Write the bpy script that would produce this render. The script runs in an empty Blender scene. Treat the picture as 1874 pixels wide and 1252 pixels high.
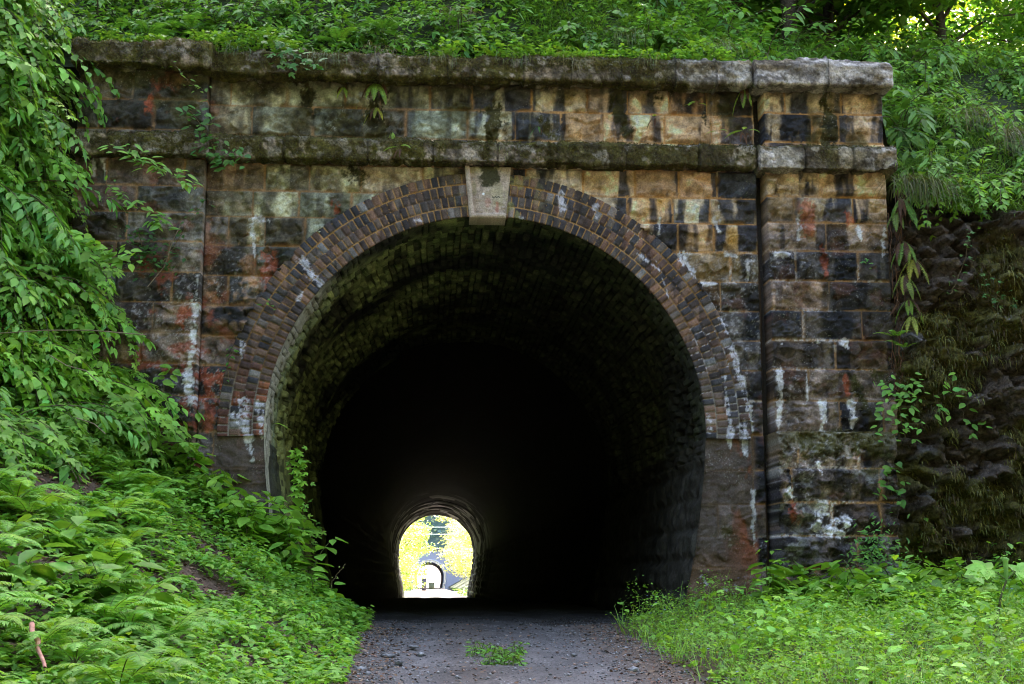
import bpy, math, random
import numpy as np
from mathutils import Vector
R = math.radians
rng = np.random.default_rng(11)
random.seed(11)
scn = bpy.context.scene

# ------------------------------------------------------------------ camera
F = 2500.0
TH = math.atan(430 / 2500)
AZ = math.atan(158 * math.cos(TH) / 2500)
CAM = np.array([-0.63, -14.4, 0.48])
fw = np.array([math.sin(AZ) * math.cos(TH), math.cos(AZ) * math.cos(TH), math.sin(TH)])
rt = np.array([math.cos(AZ), -math.sin(AZ), 0.0])
up = np.cross(rt, fw)
cd = bpy.data.cameras.new("camera")
cam = bpy.data.objects.new("camera", cd)
scn.collection.objects.link(cam)
cam.location = CAM
cam.rotation_euler = (math.pi / 2 + TH, 0, -AZ)
cd.lens = 36 * F / 1874
cd.clip_start = 0.1
cd.clip_end = 3000
scn.camera = cam


def at(px, py, Y=0.0):
    """the point of the plane y = Y that the photograph shows at a pixel"""
    d = fw * F + rt * (px - 937) - up * (py - 626)
    return CAM + d * ((Y - CAM[1]) / d[1])


# ------------------------------------------------------------------ world, sun, exposure
SUN_EL, SUN_AZ = 44.0, 16.0      # azimuth from +Y towards +X
w = bpy.data.worlds.new("World")
scn.world = w
w.use_nodes = True
nt = w.node_tree
bg = nt.nodes["Background"]
sky = nt.nodes.new("ShaderNodeTexSky")
sky.sky_type = 'NISHITA'
sky.sun_disc = False
sky.sun_elevation = R(SUN_EL)
sky.sun_rotation = R(SUN_AZ)
sky.air_density = 1.0
sky.dust_density = 3.0
sky.ozone_density = 1.0
wb = nt.nodes.new("ShaderNodeVectorMath"); wb.operation = 'MULTIPLY'
wb.inputs[1].default_value = (1.07, 1.0, 0.90)      # thin summer overcast, warmer than clear sky
nt.links.new(sky.outputs[0], wb.inputs[0])
nt.links.new(wb.outputs[0], bg.inputs[0])
bg.inputs[1].default_value = 0.15
sd = bpy.data.lights.new("sun", 'SUN')
sd.energy = 4.5
sd.angle = R(0.5)
sd.color = (1.0, 0.95, 0.86)
sun = bpy.data.objects.new("sun", sd)
scn.collection.objects.link(sun)
sv = Vector((math.sin(R(SUN_AZ)) * math.cos(R(SUN_EL)), math.cos(R(SUN_AZ)) * math.cos(R(SUN_EL)), math.sin(R(SUN_EL))))
sun.rotation_euler = sv.to_track_quat('Z', 'Y').to_euler()
sun.location = (10, 40, 60)
vs = scn.view_settings
vs.view_transform = 'Standard'
vs.look = 'None'
vs.gamma = 1
vs.use_curve_mapping = False
vs.exposure = 3.08
scn.cycles.max_bounces = 8
scn.cycles.diffuse_bounces = 4
scn.cycles.transmission_bounces = 6
scn.cycles.sample_clamp_indirect = 6
scn.cycles.filter_width = 1.1


# ------------------------------------------------------------------ numpy noise
def _h(ix, iy, seed):
    n = (ix.astype(np.int64) * 374761393 + iy.astype(np.int64) * 668265263 + seed * 1442695041) & 0xffffffff
    n = ((n ^ (n >> 13)) * 1274126177) & 0xffffffff
    n = n ^ (n >> 16)
    return (n & 0xffffff) / float(0xffffff)


def vn(x, y, seed=0):
    x = np.asarray(x, float); y = np.asarray(y, float)
    ix = np.floor(x); iy = np.floor(y)
    fx = x - ix; fy = y - iy
    fx = fx * fx * (3 - 2 * fx); fy = fy * fy * (3 - 2 * fy)
    a = _h(ix, iy, seed); b = _h(ix + 1, iy, seed); c = _h(ix, iy + 1, seed); d = _h(ix + 1, iy + 1, seed)
    return (a * (1 - fx) + b * fx) * (1 - fy) + (c * (1 - fx) + d * fx) * fy


def fbm(x, y, seed=0, o=4, g=0.5):
    s = 0; a = 1; t = 0
    for i in range(o):
        s = s + a * vn(x * 2 ** i + 17.3 * i, y * 2 ** i - 9.1 * i, seed + i); t += a; a *= g
    return s / t


def worley(x, y, seed=0):
    """distance to the nearest and second nearest cell point, and the nearest cell's id values"""
    ix = np.floor(x); iy = np.floor(y)
    f1 = np.full(x.shape, 9.0); f2 = f1.copy(); cx = f1 * 0; cy = f1 * 0
    for i in (-1, 0, 1):
        for j in (-1, 0, 1):
            gx = ix + i; gy = iy + j
            qx = gx + _h(gx, gy, seed); qy = gy + _h(gx, gy, seed + 1)
            d = np.hypot(x - qx, y - qy)
            n = d < f1
            f2 = np.where(n, f1, np.minimum(f2, d)); f1 = np.where(n, d, f1)
            cx = np.where(n, gx, cx); cy = np.where(n, gy, cy)
    return f1, f2, cx, cy


def sm(e0, e1, x):
    t = np.clip((x - e0) / (e1 - e0), 0, 1)
    return t * t * (3 - 2 * t)


# ------------------------------------------------------------------ mesh making
def link(o, parent=None):
    scn.collection.objects.link(o)
    if parent is not None:
        o.parent = parent
    return o


def mesh(name, V, faces, mat, parent=None, col=None, smooth=False, extra=None):
    """V (n,3); faces: list of int arrays (m,3) or (m,4); col (n,3) per vertex"""
    me = bpy.data.meshes.new(name)
    V = np.ascontiguousarray(V, np.float32)
    fs = [np.asarray(f, np.int32) for f in faces if len(f)]
    li = np.concatenate([f.ravel() for f in fs])
    tot = np.concatenate([np.full(len(f), f.shape[1], np.int32) for f in fs])
    st = np.concatenate([[0], np.cumsum(tot)[:-1]]).astype(np.int32)
    me.vertices.add(len(V)); me.vertices.foreach_set("co", V.ravel())
    me.loops.add(len(li)); me.loops.foreach_set("vertex_index", li)
    me.polygons.add(len(tot)); me.polygons.foreach_set("loop_start", st)
    if smooth:
        me.polygons.foreach_set("use_smooth", np.ones(len(tot), bool))
    me.update(calc_edges=True)
    if col is not None:
        a = me.color_attributes.new("Col", 'FLOAT_COLOR', 'POINT')
        c = np.ones((len(V), 4), np.float32); c[:, :3] = np.clip(col, 0, 1)
        a.data.foreach_set("color", c.ravel())
    if extra is not None:
        for k, v in extra.items():
            a = me.attributes.new(k, 'FLOAT', 'POINT')
            a.data.foreach_set("value", np.ascontiguousarray(v, np.float32).ravel())
    me.materials.append(mat)
    return link(bpy.data.objects.new(name, me), parent)


def tag(o, label=None, cat=None, group=None, kind=None):
    if label: o["label"] = label
    if cat: o["category"] = cat
    if group: o["group"] = group
    if kind: o["kind"] = kind
    return o


def empty(name, loc=(0, 0, 0), label=None, cat=None, group=None):
    o = bpy.data.objects.new(name, None)
    o.empty_display_size = 0.2
    link(o); o.location = loc
    return tag(o, label, cat, group)


def copy_tree(o, parent=None):
    c = o.copy(); link(c, parent)
    for ch in list(o.children):
        copy_tree(ch, c)
    return c


class Acc:
    """collects pieces into one mesh"""
    def __init__(s): s.V = []; s.T = []; s.Q = []; s.C = []; s.n = 0

    def add(s, V, T=None, Q=None, C=None):
        V = np.asarray(V, float)
        s.V.append(V)
        if T is not None and len(T): s.T.append(np.asarray(T) + s.n)
        if Q is not None and len(Q): s.Q.append(np.asarray(Q) + s.n)
        s.C.append(np.broadcast_to(np.asarray((.5, .5, .5) if C is None else C, float), V.shape))
        s.n += len(V)

    def build(s, name, mat, parent=None, smooth=False):
        f = []
        if s.T: f.append(np.concatenate(s.T))
        if s.Q: f.append(np.concatenate(s.Q))
        return mesh(name, np.concatenate(s.V), f, mat, parent, np.concatenate(s.C), smooth)

    def box(s, a, b, C=None):
        a = np.array(a, float); b = np.array(b, float)
        V = [[(a, b)[i][0], (a, b)[j][1], (a, b)[k][2]] for i in (0, 1) for j in (0, 1) for k in (0, 1)]
        Q = [[0, 1, 3, 2], [4, 6, 7, 5], [0, 4, 5, 1], [2, 3, 7, 6], [0, 2, 6, 4], [1, 5, 7, 3]]
        s.add(V, None, Q, C)

    def tube(s, pts, r, C=None, n=6):
        pts = np.array(pts, float); r = np.broadcast_to(np.asarray(r, float), (len(pts),))
        t = np.gradient(pts, axis=0); t /= np.linalg.norm(t, axis=1)[:, None] + 1e-9
        ref = np.array([0, 0, 1.0]) if abs(t[0][2]) < .9 else np.array([1.0, 0, 0])
        a = np.cross(t, ref); a /= np.linalg.norm(a, axis=1)[:, None] + 1e-9
        b = np.cross(t, a)
        an = np.arange(n) / n * 2 * np.pi
        V = pts[:, None] + r[:, None, None] * (a[:, None] * np.cos(an)[None, :, None] + b[:, None] * np.sin(an)[None, :, None])
        k = len(pts); Q = []
        for i in range(k - 1):
            for j in range(n):
                Q.append([i * n + j, i * n + (j + 1) % n, (i + 1) * n + (j + 1) % n, (i + 1) * n + j])
        s.add(V.reshape(-1, 3), None, Q, C)


def grid_faces(nr, nc, keep=None):
    i = np.arange(nr * nc).reshape(nr, nc)
    q = np.stack([i[:-1, :-1], i[:-1, 1:], i[1:, 1:], i[1:, :-1]], -1)
    if keep is not None:
        q = q[keep]
    return q.reshape(-1, 4)


# ------------------------------------------------------------------ materials
def nodes(name):
    m = bpy.data.materials.new(name)
    m.use_nodes = True
    t = m.node_tree
    return m, t, t.nodes, t.links, t.nodes["Principled BSDF"]


def mat_surface(name, rough=0.85, fine=70.0, amt=0.35, bump=0.5, speck=(0.5, 0.48, 0.44), speck_amt=0.5, spec=0.3, dist=0.004, wet=None):
    m, t, N, L, B = nodes(name)
    at_ = N.new("ShaderNodeAttribute"); at_.attribute_name = "Col"
    g = N.new("ShaderNodeNewGeometry")
    n1 = N.new("ShaderNodeTexNoise"); n1.inputs["Scale"].default_value = fine; n1.inputs["Detail"].default_value = 5
    n1.inputs["Roughness"].default_value = 0.65
    L.new(g.outputs["Position"], n1.inputs["Vector"])
    mr = N.new("ShaderNodeMapRange"); mr.inputs[1].default_value = 0.3; mr.inputs[2].default_value = 0.7
    mr.inputs[3].default_value = 1 - amt; mr.inputs[4].default_value = 1 + amt
    L.new(n1.outputs[0], mr.inputs[0])
    mx = N.new("ShaderNodeVectorMath"); mx.operation = 'SCALE'
    L.new(at_.outputs["Color"], mx.inputs[0]); L.new(mr.outputs[0], mx.inputs["Scale"])
    # pale lichen specks
    n2 = N.new("ShaderNodeTexNoise"); n2.inputs["Scale"].default_value = fine * 0.9; n2.inputs["Detail"].default_value = 2
    n3 = N.new("ShaderNodeTexNoise"); n3.inputs["Scale"].default_value = 2.2; n3.inputs["Detail"].default_value = 3
    L.new(g.outputs["Position"], n2.inputs["Vector"]); L.new(g.outputs["Position"], n3.inputs["Vector"])
    a = N.new("ShaderNodeMapRange"); a.inputs[1].default_value = 0.62; a.inputs[2].default_value = 0.68
    b = N.new("ShaderNodeMapRange"); b.inputs[1].default_value = 0.48; b.inputs[2].default_value = 0.62
    b.inputs[4].default_value = speck_amt
    L.new(n2.outputs[0], a.inputs[0]); L.new(n3.outputs[0], b.inputs[0])
    ml = N.new("ShaderNodeMath"); ml.operation = 'MULTIPLY'
    L.new(a.outputs[0], ml.inputs[0]); L.new(b.outputs[0], ml.inputs[1])
    mix = N.new("ShaderNodeMix"); mix.data_type = 'RGBA'
    L.new(ml.outputs[0], mix.inputs[0]); L.new(mx.outputs[0], mix.inputs[6]); mix.inputs[7].default_value = (*speck, 1)
    L.new(mix.outputs[2], B.inputs["Base Color"])
    B.inputs["Roughness"].default_value = rough
    B.inputs["Specular IOR Level"].default_value = spec
    if wet is not None:
        r2 = N.new("ShaderNodeMapRange"); r2.inputs[1].default_value = 0.4; r2.inputs[2].default_value = 0.6
        r2.inputs[3].default_value = wet; r2.inputs[4].default_value = rough
        L.new(n3.outputs[0], r2.inputs[0]); L.new(r2.outputs[0], B.inputs["Roughness"])
    bp = N.new("ShaderNodeBump"); bp.inputs["Strength"].default_value = bump; bp.inputs["Distance"].default_value = dist
    n4 = N.new("ShaderNodeTexNoise"); n4.inputs["Scale"].default_value = fine * 0.7; n4.inputs["Detail"].default_value = 6
    n4.inputs["Roughness"].default_value = 0.7
    L.new(g.outputs["Position"], n4.inputs["Vector"])
    L.new(n4.outputs[0], bp.inputs["Height"]); L.new(bp.outputs[0], B.inputs["Normal"])
    return m


def mat_leaf(name, trans=0.35, rough=0.5, spec=0.35, vein=0.12):
    m, t, N, L, B = nodes(name)
    at_ = N.new("ShaderNodeAttribute"); at_.attribute_name = "Col"
    g = N.new("ShaderNodeTexCoord")
    n1 = N.new("ShaderNodeTexNoise"); n1.inputs["Scale"].default_value = 9; n1.inputs["Detail"].default_value = 3
    L.new(g.outputs["Object"], n1.inputs["Vector"])
    oi = N.new("ShaderNodeObjectInfo")
    mr = N.new("ShaderNodeMapRange"); mr.inputs[1].default_value = 0.3; mr.inputs[2].default_value = 0.7
    mr.inputs[3].default_value = 0.85; mr.inputs[4].default_value = 1.38
    L.new(n1.outputs[0], mr.inputs[0])
    m2 = N.new("ShaderNodeMapRange"); m2.inputs[3].default_value = 0.82; m2.inputs[4].default_value = 1.15
    L.new(oi.outputs["Random"], m2.inputs[0])
    mm = N.new("ShaderNodeMath"); mm.operation = 'MULTIPLY'
    L.new(mr.outputs[0], mm.inputs[0]); L.new(m2.outputs[0], mm.inputs[1])
    mx = N.new("ShaderNodeVectorMath"); mx.operation = 'SCALE'
    L.new(at_.outputs["Color"], mx.inputs[0]); L.new(mm.outputs[0], mx.inputs["Scale"])
    L.new(mx.outputs[0], B.inputs["Base Color"])
    B.inputs["Roughness"].default_value = rough
    B.inputs["Specular IOR Level"].default_value = spec
    tr = N.new("ShaderNodeBsdfTranslucent")
    tc = N.new("ShaderNodeVectorMath"); tc.operation = 'MULTIPLY'; tc.inputs[1].default_value = (1.35, 1.25, 0.5)
    L.new(mx.outputs[0], tc.inputs[0]); L.new(tc.outputs[0], tr.inputs[0])
    ms = N.new("ShaderNodeMixShader"); ms.inputs[0].default_value = trans
    L.new(B.outputs[0], ms.inputs[1]); L.new(tr.outputs[0], ms.inputs[2])
    L.new(ms.outputs[0], N["Material Output"].inputs["Surface"])
    return m


M_STONE = mat_surface("weathered_stone", fine=60, amt=0.4, bump=0.7, speck_amt=0.35, dist=0.006)
M_BRICK = mat_surface("old_brick", rough=0.75, fine=80, amt=0.45, bump=0.6, speck_amt=0.12, spec=0.25)
M_MOSSY = mat_surface("mossy_stone", rough=0.95, fine=45, amt=0.6, bump=1.0, speck_amt=0.3, dist=0.02)
M_LINING = mat_surface("damp_lining", rough=0.85, fine=50, amt=0.45, bump=0.6, speck=(.2, .2, .15), speck_amt=0.1, spec=0.06, wet=0.6)
_t = M_LINING.node_tree; _g = _t.nodes.new("ShaderNodeAttribute"); _g.attribute_name = "gloss"
_t.links.new(_g.outputs["Fac"], _t.nodes["Principled BSDF"].inputs["Specular IOR Level"])
_r = _t.nodes.new("ShaderNodeMapRange"); _r.inputs[3].default_value = .85; _r.inputs[4].default_value = .22
_t.links.new(_g.outputs["Fac"], _r.inputs[0]); _t.links.new(_r.outputs[0], _t.nodes["Principled BSDF"].inputs["Roughness"])
M_ROCK = mat_surface("dark_rock", rough=0.85, fine=22, amt=0.75, bump=1.0, speck=(.22, .21, .22), speck_amt=0.6, dist=0.06)
M_SOIL = mat_surface("soil", rough=0.95, fine=40, amt=0.5, bump=1.0, speck=(.12, .09, .06), speck_amt=0.3, dist=0.02)
M_PATH = mat_surface("gravel_path", rough=0.9, fine=48, amt=0.45, bump=1.0, speck=(.42, .40, .42), speck_amt=0.75, dist=0.012)
M_LEAF = mat_leaf("leaf", 0.38)
M_FERN = mat_leaf("fern_leaf", 0.4, 0.55)
M_GRASS = mat_leaf("grass_blade", 0.3, 0.5)
M_BARK = mat_surface("bark", rough=0.9, fine=30, amt=0.5, bump=1.0, speck_amt=0.3)
M_DRY = mat_surface("dry_leaf", rough=0.8, fine=60, amt=0.3, bump=0.2, speck_amt=0.0)
M_PETAL = mat_leaf("petal", 0.2, 0.6)
M_METAL = mat_surface("painted_metal", rough=0.5, fine=20, amt=0.1, bump=0.1, speck_amt=0.0)

# ------------------------------------------------------------------ masonry
ZC, RI, RO = 2.0, 2.34, 2.82      # arch centre height, inner and outer radius of the brick ring


def inner_x(z):
    return np.interp(z, [-1.5, 0.0, 0.27, 0.68, 1.08, 1.55, 2.0], [1.86, 2.03, 2.09, 2.185, 2.25, 2.31, 2.34])


def strokes(X, Z, lst, seed, Y=0.0):
    """stains with shapes of their own: polylines of photograph pixels, half width in metres, edge raggedness"""
    out = np.zeros_like(X)
    nz = fbm(X * 14, Z * 9, seed, 4)
    nf = fbm(X * 48, Z * 34, seed + 3, 3, .7)
    for pts, wd in lst:
        wd = wd * (.72 if lst is WHITE else .9)
        P_ = [at(a, b, Y) for a, b in pts]
        P_ = [(p[0], p[2]) for p in P_]
        for (x0, z0), (x1, z1) in zip(P_[:-1], P_[1:]):
            bb = (X > min(x0, x1) - 3 * wd) & (X < max(x0, x1) + 3 * wd) & (Z > min(z0, z1) - 3 * wd) & (Z < max(z0, z1) + 3 * wd)
            if not bb.any(): continue
            dx, dz = x1 - x0, z1 - z0
            t = np.clip(((X[bb] - x0) * dx + (Z[bb] - z0) * dz) / (dx * dx + dz * dz + 1e-9), 0, 1)
            d = np.hypot(X[bb] - x0 - t * dx, Z[bb] - z0 - t * dz) / wd
            if lst is WHITE: d = d * (.8 + .9 * t * (nz[bb] * 1.4))
            v = sm(1.1, 0.5, d + (nz[bb] - .5) * 3.2 + (nf[bb] - .5) * 2.4) * sm(1.9, .9, d)
            out[bb] = np.maximum(out[bb], v)
    return out


WHITE = [([(340, 700), (352, 640), (358, 560), (362, 505)], .045), ([(345, 690), (350, 735)], .07),
         ([(190, 285), (192, 330)], .03), ([(172, 285), (172, 320)], .03),
         ([(553, 478), (570, 505), (588, 522)], .05), ([(548, 548), (555, 535)], .03), ([(447, 625), (443, 660)], .035),
         ([(445, 735), (450, 790)], .06), ([(478, 740), (478, 800)], .05), ([(430, 760), (436, 775)], .05), ([(455, 800), (462, 840)], .05),
         ([(1028, 360), (1030, 385)], .05), ([(1088, 380), (1090, 400)], .04), ([(1255, 470), (1268, 505)], .08), ([(1242, 465), (1250, 490)], .05),
         ([(1365, 480), (1370, 510)], .07), ([(1330, 465), (1350, 470)], .03), ([(1285, 520), (1310, 520)], .03),
         ([(1165, 465), (1210, 500)], .03), ([(1200, 480), (1222, 545)], .02), ([(1320, 585), (1328, 610)], .04), ([(1340, 640), (1352, 690), (1362, 730)], .05),
         ([(1325, 690), (1328, 740), (1335, 780)], .028), ([(1365, 725), (1366, 750)], .03), ([(1295, 765), (1298, 790)], .05),
         ([(1360, 780), (1362, 830)], .06), ([(1335, 790), (1337, 820)], .04), ([(1372, 735), (1376, 790)], .03),
         ([(1460, 420), (1460, 438)], .045), ([(1570, 418), (1575, 440)], .035), ([(1460, 402), (1460, 412)], .02),
         ([(1422, 462), (1440, 468)], .05), ([(1425, 680), (1428, 735), (1422, 790)], .045), ([(1475, 680), (1478, 732)], .025),
         ([(1505, 738), (1506, 765), (1503, 790), (1515, 797)], .045), ([(1558, 738), (1562, 765), (1560, 788)], .04),
         ([(1545, 628), (1548, 635)], .05), ([(1498, 625), (1500, 628)], .03), ([(1430, 628), (1432, 630)], .03),
         ([(1312, 380), (1318, 410)], .03), ([(1306, 400), (1314, 425)], .035), ([(1207, 400), (1205, 430)], .02),
         ([(1618, 420), (1614, 470)], .035), ([(760, 405), (770, 405)], .03), ([(955, 400), (960, 405)], .03),
         ([(1205, 690), (1300, 690)], .0), ([(1285, 1055), (1300, 1075)], .045), ([(1325, 1078), (1330, 1080)], .03), ([(1345, 1070), (1350, 1075)], .03),
         ([(1440, 905), (1442, 910)], .06), ([(1500, 935), (1540, 960)], .10), ([(1490, 965), (1530, 975)], .08), ([(1490, 850), (1495, 870)], .03),
         ([(465, 400), (490, 405)], .05), ([(462, 410), (466, 470)], .03), ([(485, 970), (492, 985)], .05), ([(1378, 900), (1380, 1000)], .03)]
RED = [([(375, 690), (385, 720)], .10), ([(375, 735), (388, 770)], .12), ([(320, 150), (300, 150)], .12), ([(270, 185), (275, 200)], .07),
       ([(490, 475), (495, 520)], .12), ([(340, 575), (330, 590)], .08), ([(615, 375), (618, 385)], .05), ([(405, 690), (420, 740)], .10),
       ([(1475, 380), (1478, 425)], .08), ([(1505, 450), (1512, 505)], .04), ([(1370, 960), (1372, 1040)], .07), ([(1372, 1040), (1368, 1080)], .06),
       ([(1445, 930), (1455, 950)], .07), ([(1435, 1060), (1470, 1080)], .10), ([(1110, 455), (1120, 465)], .03), ([(1550, 395), (1555, 405)], .05), ([(410, 690), (425, 720)], .08), ([(1545, 690), (1550, 720)], .03)]
MOSS = [([(690, 160), (700, 250)], .13), ([(690, 215), (640, 230), (620, 225)], .13), ([(560, 150), (570, 200)], .10),
        ([(900, 205), (905, 240)], .15), ([(1125, 150), (1130, 200), (1145, 240)], .08), ([(1190, 150), (1200, 180)], .07), ([(1290, 215), (1292, 235)], .05),
        ([(1505, 165), (1512, 200), (1512, 260)], .07), ([(1520, 215), (1525, 260)], .06), ([(640, 290), (650, 320)], .12), ([(895, 310), (897, 345)], .10),
        ([(1470, 805), (1560, 800)], .10), ([(1480, 820), (1600, 815)], .12), ([(1560, 690), (1600, 780)], .06), ([(350, 200), (365, 250)], .08),
        ([(350, 800), (320, 790)], .12), ([(1000, 220), (1010, 250)], .10), ([(1330, 975), (1340, 990)], .08), ([(180, 130), (240, 135)], .08), ([(1600, 690), (1620, 700)], .08)]


def courses_joints(courses, x0, x1, lo, hi, seed, extra=None):
    r = random.Random(seed); J = []
    for k in range(len(courses) - 1):
        x = x0 - r.uniform(0, hi * 0.8); js = [x0 - 1]
        while x < x1 + 1:
            if x > x0 + .12 and x < x1 - .12: js.append(x)
            x += r.uniform(lo, hi)
        js.append(x1 + 1)
        J.append(js)
    return J


def masonry(x0, x1, z0, z1, courses, joints, res, seed, Yb=0.0, relief=1.0):
    xs = np.linspace(x0, x1, int(round((x1 - x0) / res)) + 1)
    zs = np.linspace(z0, z1, int(round((z1 - z0) / res)) + 1)
    X, Z = np.meshgrid(xs, zs)
    Xw = X + .012 * (fbm(X * 5, Z * 5, seed + 1, 3) - .5) + .006 * (vn(X * 30, Z * 30, seed + 2) - .5)
    Zw = Z + .012 * (fbm(X * 4, Z * 4, seed + 3, 3) - .5) + .006 * (vn(X * 30, Z * 30, seed + 4) - .5)
    cz = np.array(courses)
    row = np.clip(np.searchsorted(cz, Zw) - 1, 0, len(cz) - 2)
    zb0 = cz[row]; zb1 = cz[row + 1]
    bx0 = np.zeros_like(X); bx1 = np.zeros_like(X); cidx = np.zeros_like(row)
    for k in range(len(cz) - 1):
        mk = row == k
        if not mk.any(): continue
        j = np.array(joints[k]); c = np.clip(np.searchsorted(j, Xw[mk]) - 1, 0, len(j) - 2)
        cidx[mk] = c; bx0[mk] = j[c]; bx1[mk] = j[c + 1]
    bid = row * 131 + cidx
    bx0 = np.maximum(bx0, x0 - .02); bx1 = np.minimum(bx1, x1 + .02)
    e = np.minimum(np.minimum(Xw - bx0, bx1 - Xw), np.minimum(Zw - zb0, zb1 - Zw)) - .007
    u = (Xw - (bx0 + bx1) / 2) / .3; v = (Zw - (zb0 + zb1) / 2) / .16

    def br(k): return _h(bid, bid * 0 + k, seed + 77)
    amp = .018 + .042 * br(1) ** 1.2
    hgt = amp * 1.0
    for k in range(5):           # split facets of a quarry-faced stone
        hgt = np.minimum(hgt, amp * (.75 + .8 * br(10 + k)) + (br(20 + k) - .5) * .09 * u + (br(30 + k) - .38) * .09 * v)
    hgt = np.clip(hgt, -.012, .05)
    n = fbm(X * 7, Z * 11, seed + 9, 5, .6)
    chip = sm(.60, .66, fbm(X * 3.1 + 40 * br(50), Z * 4.5, seed + 21, 4, .6)) * sm(.4, -.5, v)
    hgt = hgt + (n - .5) * .045 - chip * (.015 + .045 * br(51)) + (np.abs(fbm(X * 4.5, Z * 6, seed + 23, 4, .6) - .5) * -.10 + .012)
    rise = sm(0, .028, e)
    wf1, wf2, wcx, wcy = worley(X * 7 + 1.5 * (fbm(X * 5, Z * 5, seed + 61, 2) - .5), Z * 9, seed + 60)
    fac = (_h(wcx, wcy, seed + 62) - .5) * .10 * (X * 7 - wcx - .5) + (_h(wcx, wcy, seed + 63) - .45) * .12 * (Z * 9 - wcy - .5)
    hgt = hgt + (fac + (_h(wcx, wcy, seed + 64) - .5) * .03) * (.3 + .9 * br(52))
    H = (np.clip(hgt, -.03, .10) * relief) * rise
    H = H + (vn(X * 60, Z * 60, seed + 30) - .5) * .004
    H = np.where(e < 0, -.012 + .006 * (vn(X * 20, Z * 20, seed + 31) - .5), H)
    return X, Z, H, e, bid, row


def stone_colour(X, Z, e, bid, seed, Y, lowdark=True, white=1.0):
    def br(k): return _h(bid, bid * 0 + k, seed + 177)[..., None]
    def c(*a): return np.array(a)
    n1 = fbm(X * 2.2, Z * 2.2, seed + 5, 4)[..., None]
    n2 = .5 + 1.75 * (fbm(X * 9, Z * 9, seed + 6, 5, .68)[..., None] - .5)
    st = (.5 * fbm(X * 7.5 + 2.6 * _h(bid, bid * 0 + 60, 3), Z * 1.3 + 3 * _h(bid, bid * 0 + 61, 3), seed + 7, 4) + .5 * fbm(X * 6, Z * 1.1, seed + 27, 4))[..., None]          # vertical streaks
    st2 = fbm(X * 6 + 5, Z * .9, seed + 8, 3)[..., None]
    right = sm(-.6, .9, X)[..., None]; hi = sm(*((4.0, 4.75) if seed == 300 else (3.2, 4.4)), Z + .35 * (fbm(X, Z, seed + 12, 3) - .5))[..., None]
    left = sm(-2.6, -3.1, X)[..., None]
    tan = c(.46, .35, .25); och = c(.34, .21, .055); grn = c(.20, .19, .135); brn = c(.115, .092, .082); dk = c(.022, .021, .026)
    gry = c(.21, .18, .155)
    col = tan * (.75 + .5 * n2)
    col = col * (1 - .8 * sm(.5, .75, n1)) + och * .8 * sm(.5, .75, n1)
    g2 = grn * (.7 + .6 * n2)
    col = col * right + g2 * (1 - right)
    li = sm(.46, .56, fbm(X * 5.5, Z * 6.5, seed + 24, 5, .65))[..., None] * sm(-3.2, -2.6, X)[..., None] * sm(1.2, -.2, X)[..., None]
    col = col * (1 - .6 * li) + c(.38, .38, .30) * (.6 + .6 * n2) * .6 * li
    ld = brn * (.5 + 1.0 * n2) * (.4 + 1.2 * br(3))
    ld = ld * (1 - sm(.55, .8, st2) * .6) + gry * sm(.55, .8, st2) * .6
    k = hi * (1 - left * .75)
    col = col * k + ld * (1 - k)
    # pinkish blocks, tan blocks
    pk = (br(7) > .86) * .35 * hi
    col = col * (1 - pk) + c(.34, .2, .15) * pk
    # soot: whole blocks and streaks
    dark = np.clip(sm(.465, .575, st + .06 * (br(4) - .5) + .10 * (n2 - .5)) * .9 + (br(5) > .85) * .7 * sm(.42, .5, st), 0, 1)
    dark = np.clip(dark * (1.0 - .3 * (1 - hi)) + (br(8) > .80) * .35 * (1 - hi), 0, .97)
    blu = c(.030, .031, .042)
    rg_ = sm(-1.8, .2, X)[..., None]
    dark = dark * (1 - .25 * (1 - rg_))
    col = col * (1 - dark) + (blu * hi * rg_ + c(.05, .042, .036) * hi * (1 - rg_) + dk * (1 - hi)) * (.7 + .8 * n2) * dark
    # grime that rises to the surface of rough places
    col = col * (.60 + .75 * n2)
    # orange tan quoins beside the left pilaster
    q = (sm(-3.02, -2.95, X) * sm(-2.35, -2.5, X) * sm(2.9, 3.3, Z) * sm(4.5, 4.2, Z))[..., None] * sm(.42, .56, n1 + .25 * (n2 - .5))
    col = col * (1 - q * .75) + c(.36, .2, .11) * q * .75
    col = col * (.66 + .68 * br(70)) * np.array([1, 1, 1]) * (1 + (br(71) - .5) * np.array([.22, 0, -.22]))
    # mortar
    orange = np.clip(.45 + .75 * hi * right + .25 * (n1 - .5), 0, 1)
    mort = c(.36, .215, .10) * orange + c(.16, .11, .075) * (1 - orange)
    mo = ((e < .002)[..., None] * sm(.28, .45, fbm(X * 3, Z * 3, seed + 15, 3))[..., None]) * .85
    col = col * (1 - mo) + mort * (.6 + .8 * n2) * mo
    rim = (sm(.03, .0, e) * sm(.5, .62, fbm(X * 5, Z * 5, seed + 16, 3)))[..., None] * .5
    col = col * (1 - rim) + mort * rim
    # stains
    r = strokes(X, Z, RED, seed + 40, Y)[..., None] * .75
    r = r * .75
    col = col * (1 - r) + c(.32, .085, .04) * (.4 + 1.1 * n2) * r
    rb = (sm(.60, .72, fbm(X * 4.7, Z * 5.3, seed + 47, 5, .65))[..., None]) * (.40 * (1 - hi) * (1 - .6 * right) + .35 * left)
    col = col * (1 - rb) + c(.22, .07, .04) * rb
    m = strokes(X, Z, MOSS, seed + 41, Y)[..., None]
    m = np.maximum(m, (sm(5.68, 5.8, Z + .25 * (n1[..., 0] - .5)) * .65)[..., None])
    m = np.maximum(m, (sm(.62, .72, n1) * sm(4.9, 5.1, Z)[..., None]) * .8)
    col = col * (1 - m) + c(.052, .047, .018) * (.3 + 1.4 * n2) * m
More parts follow.
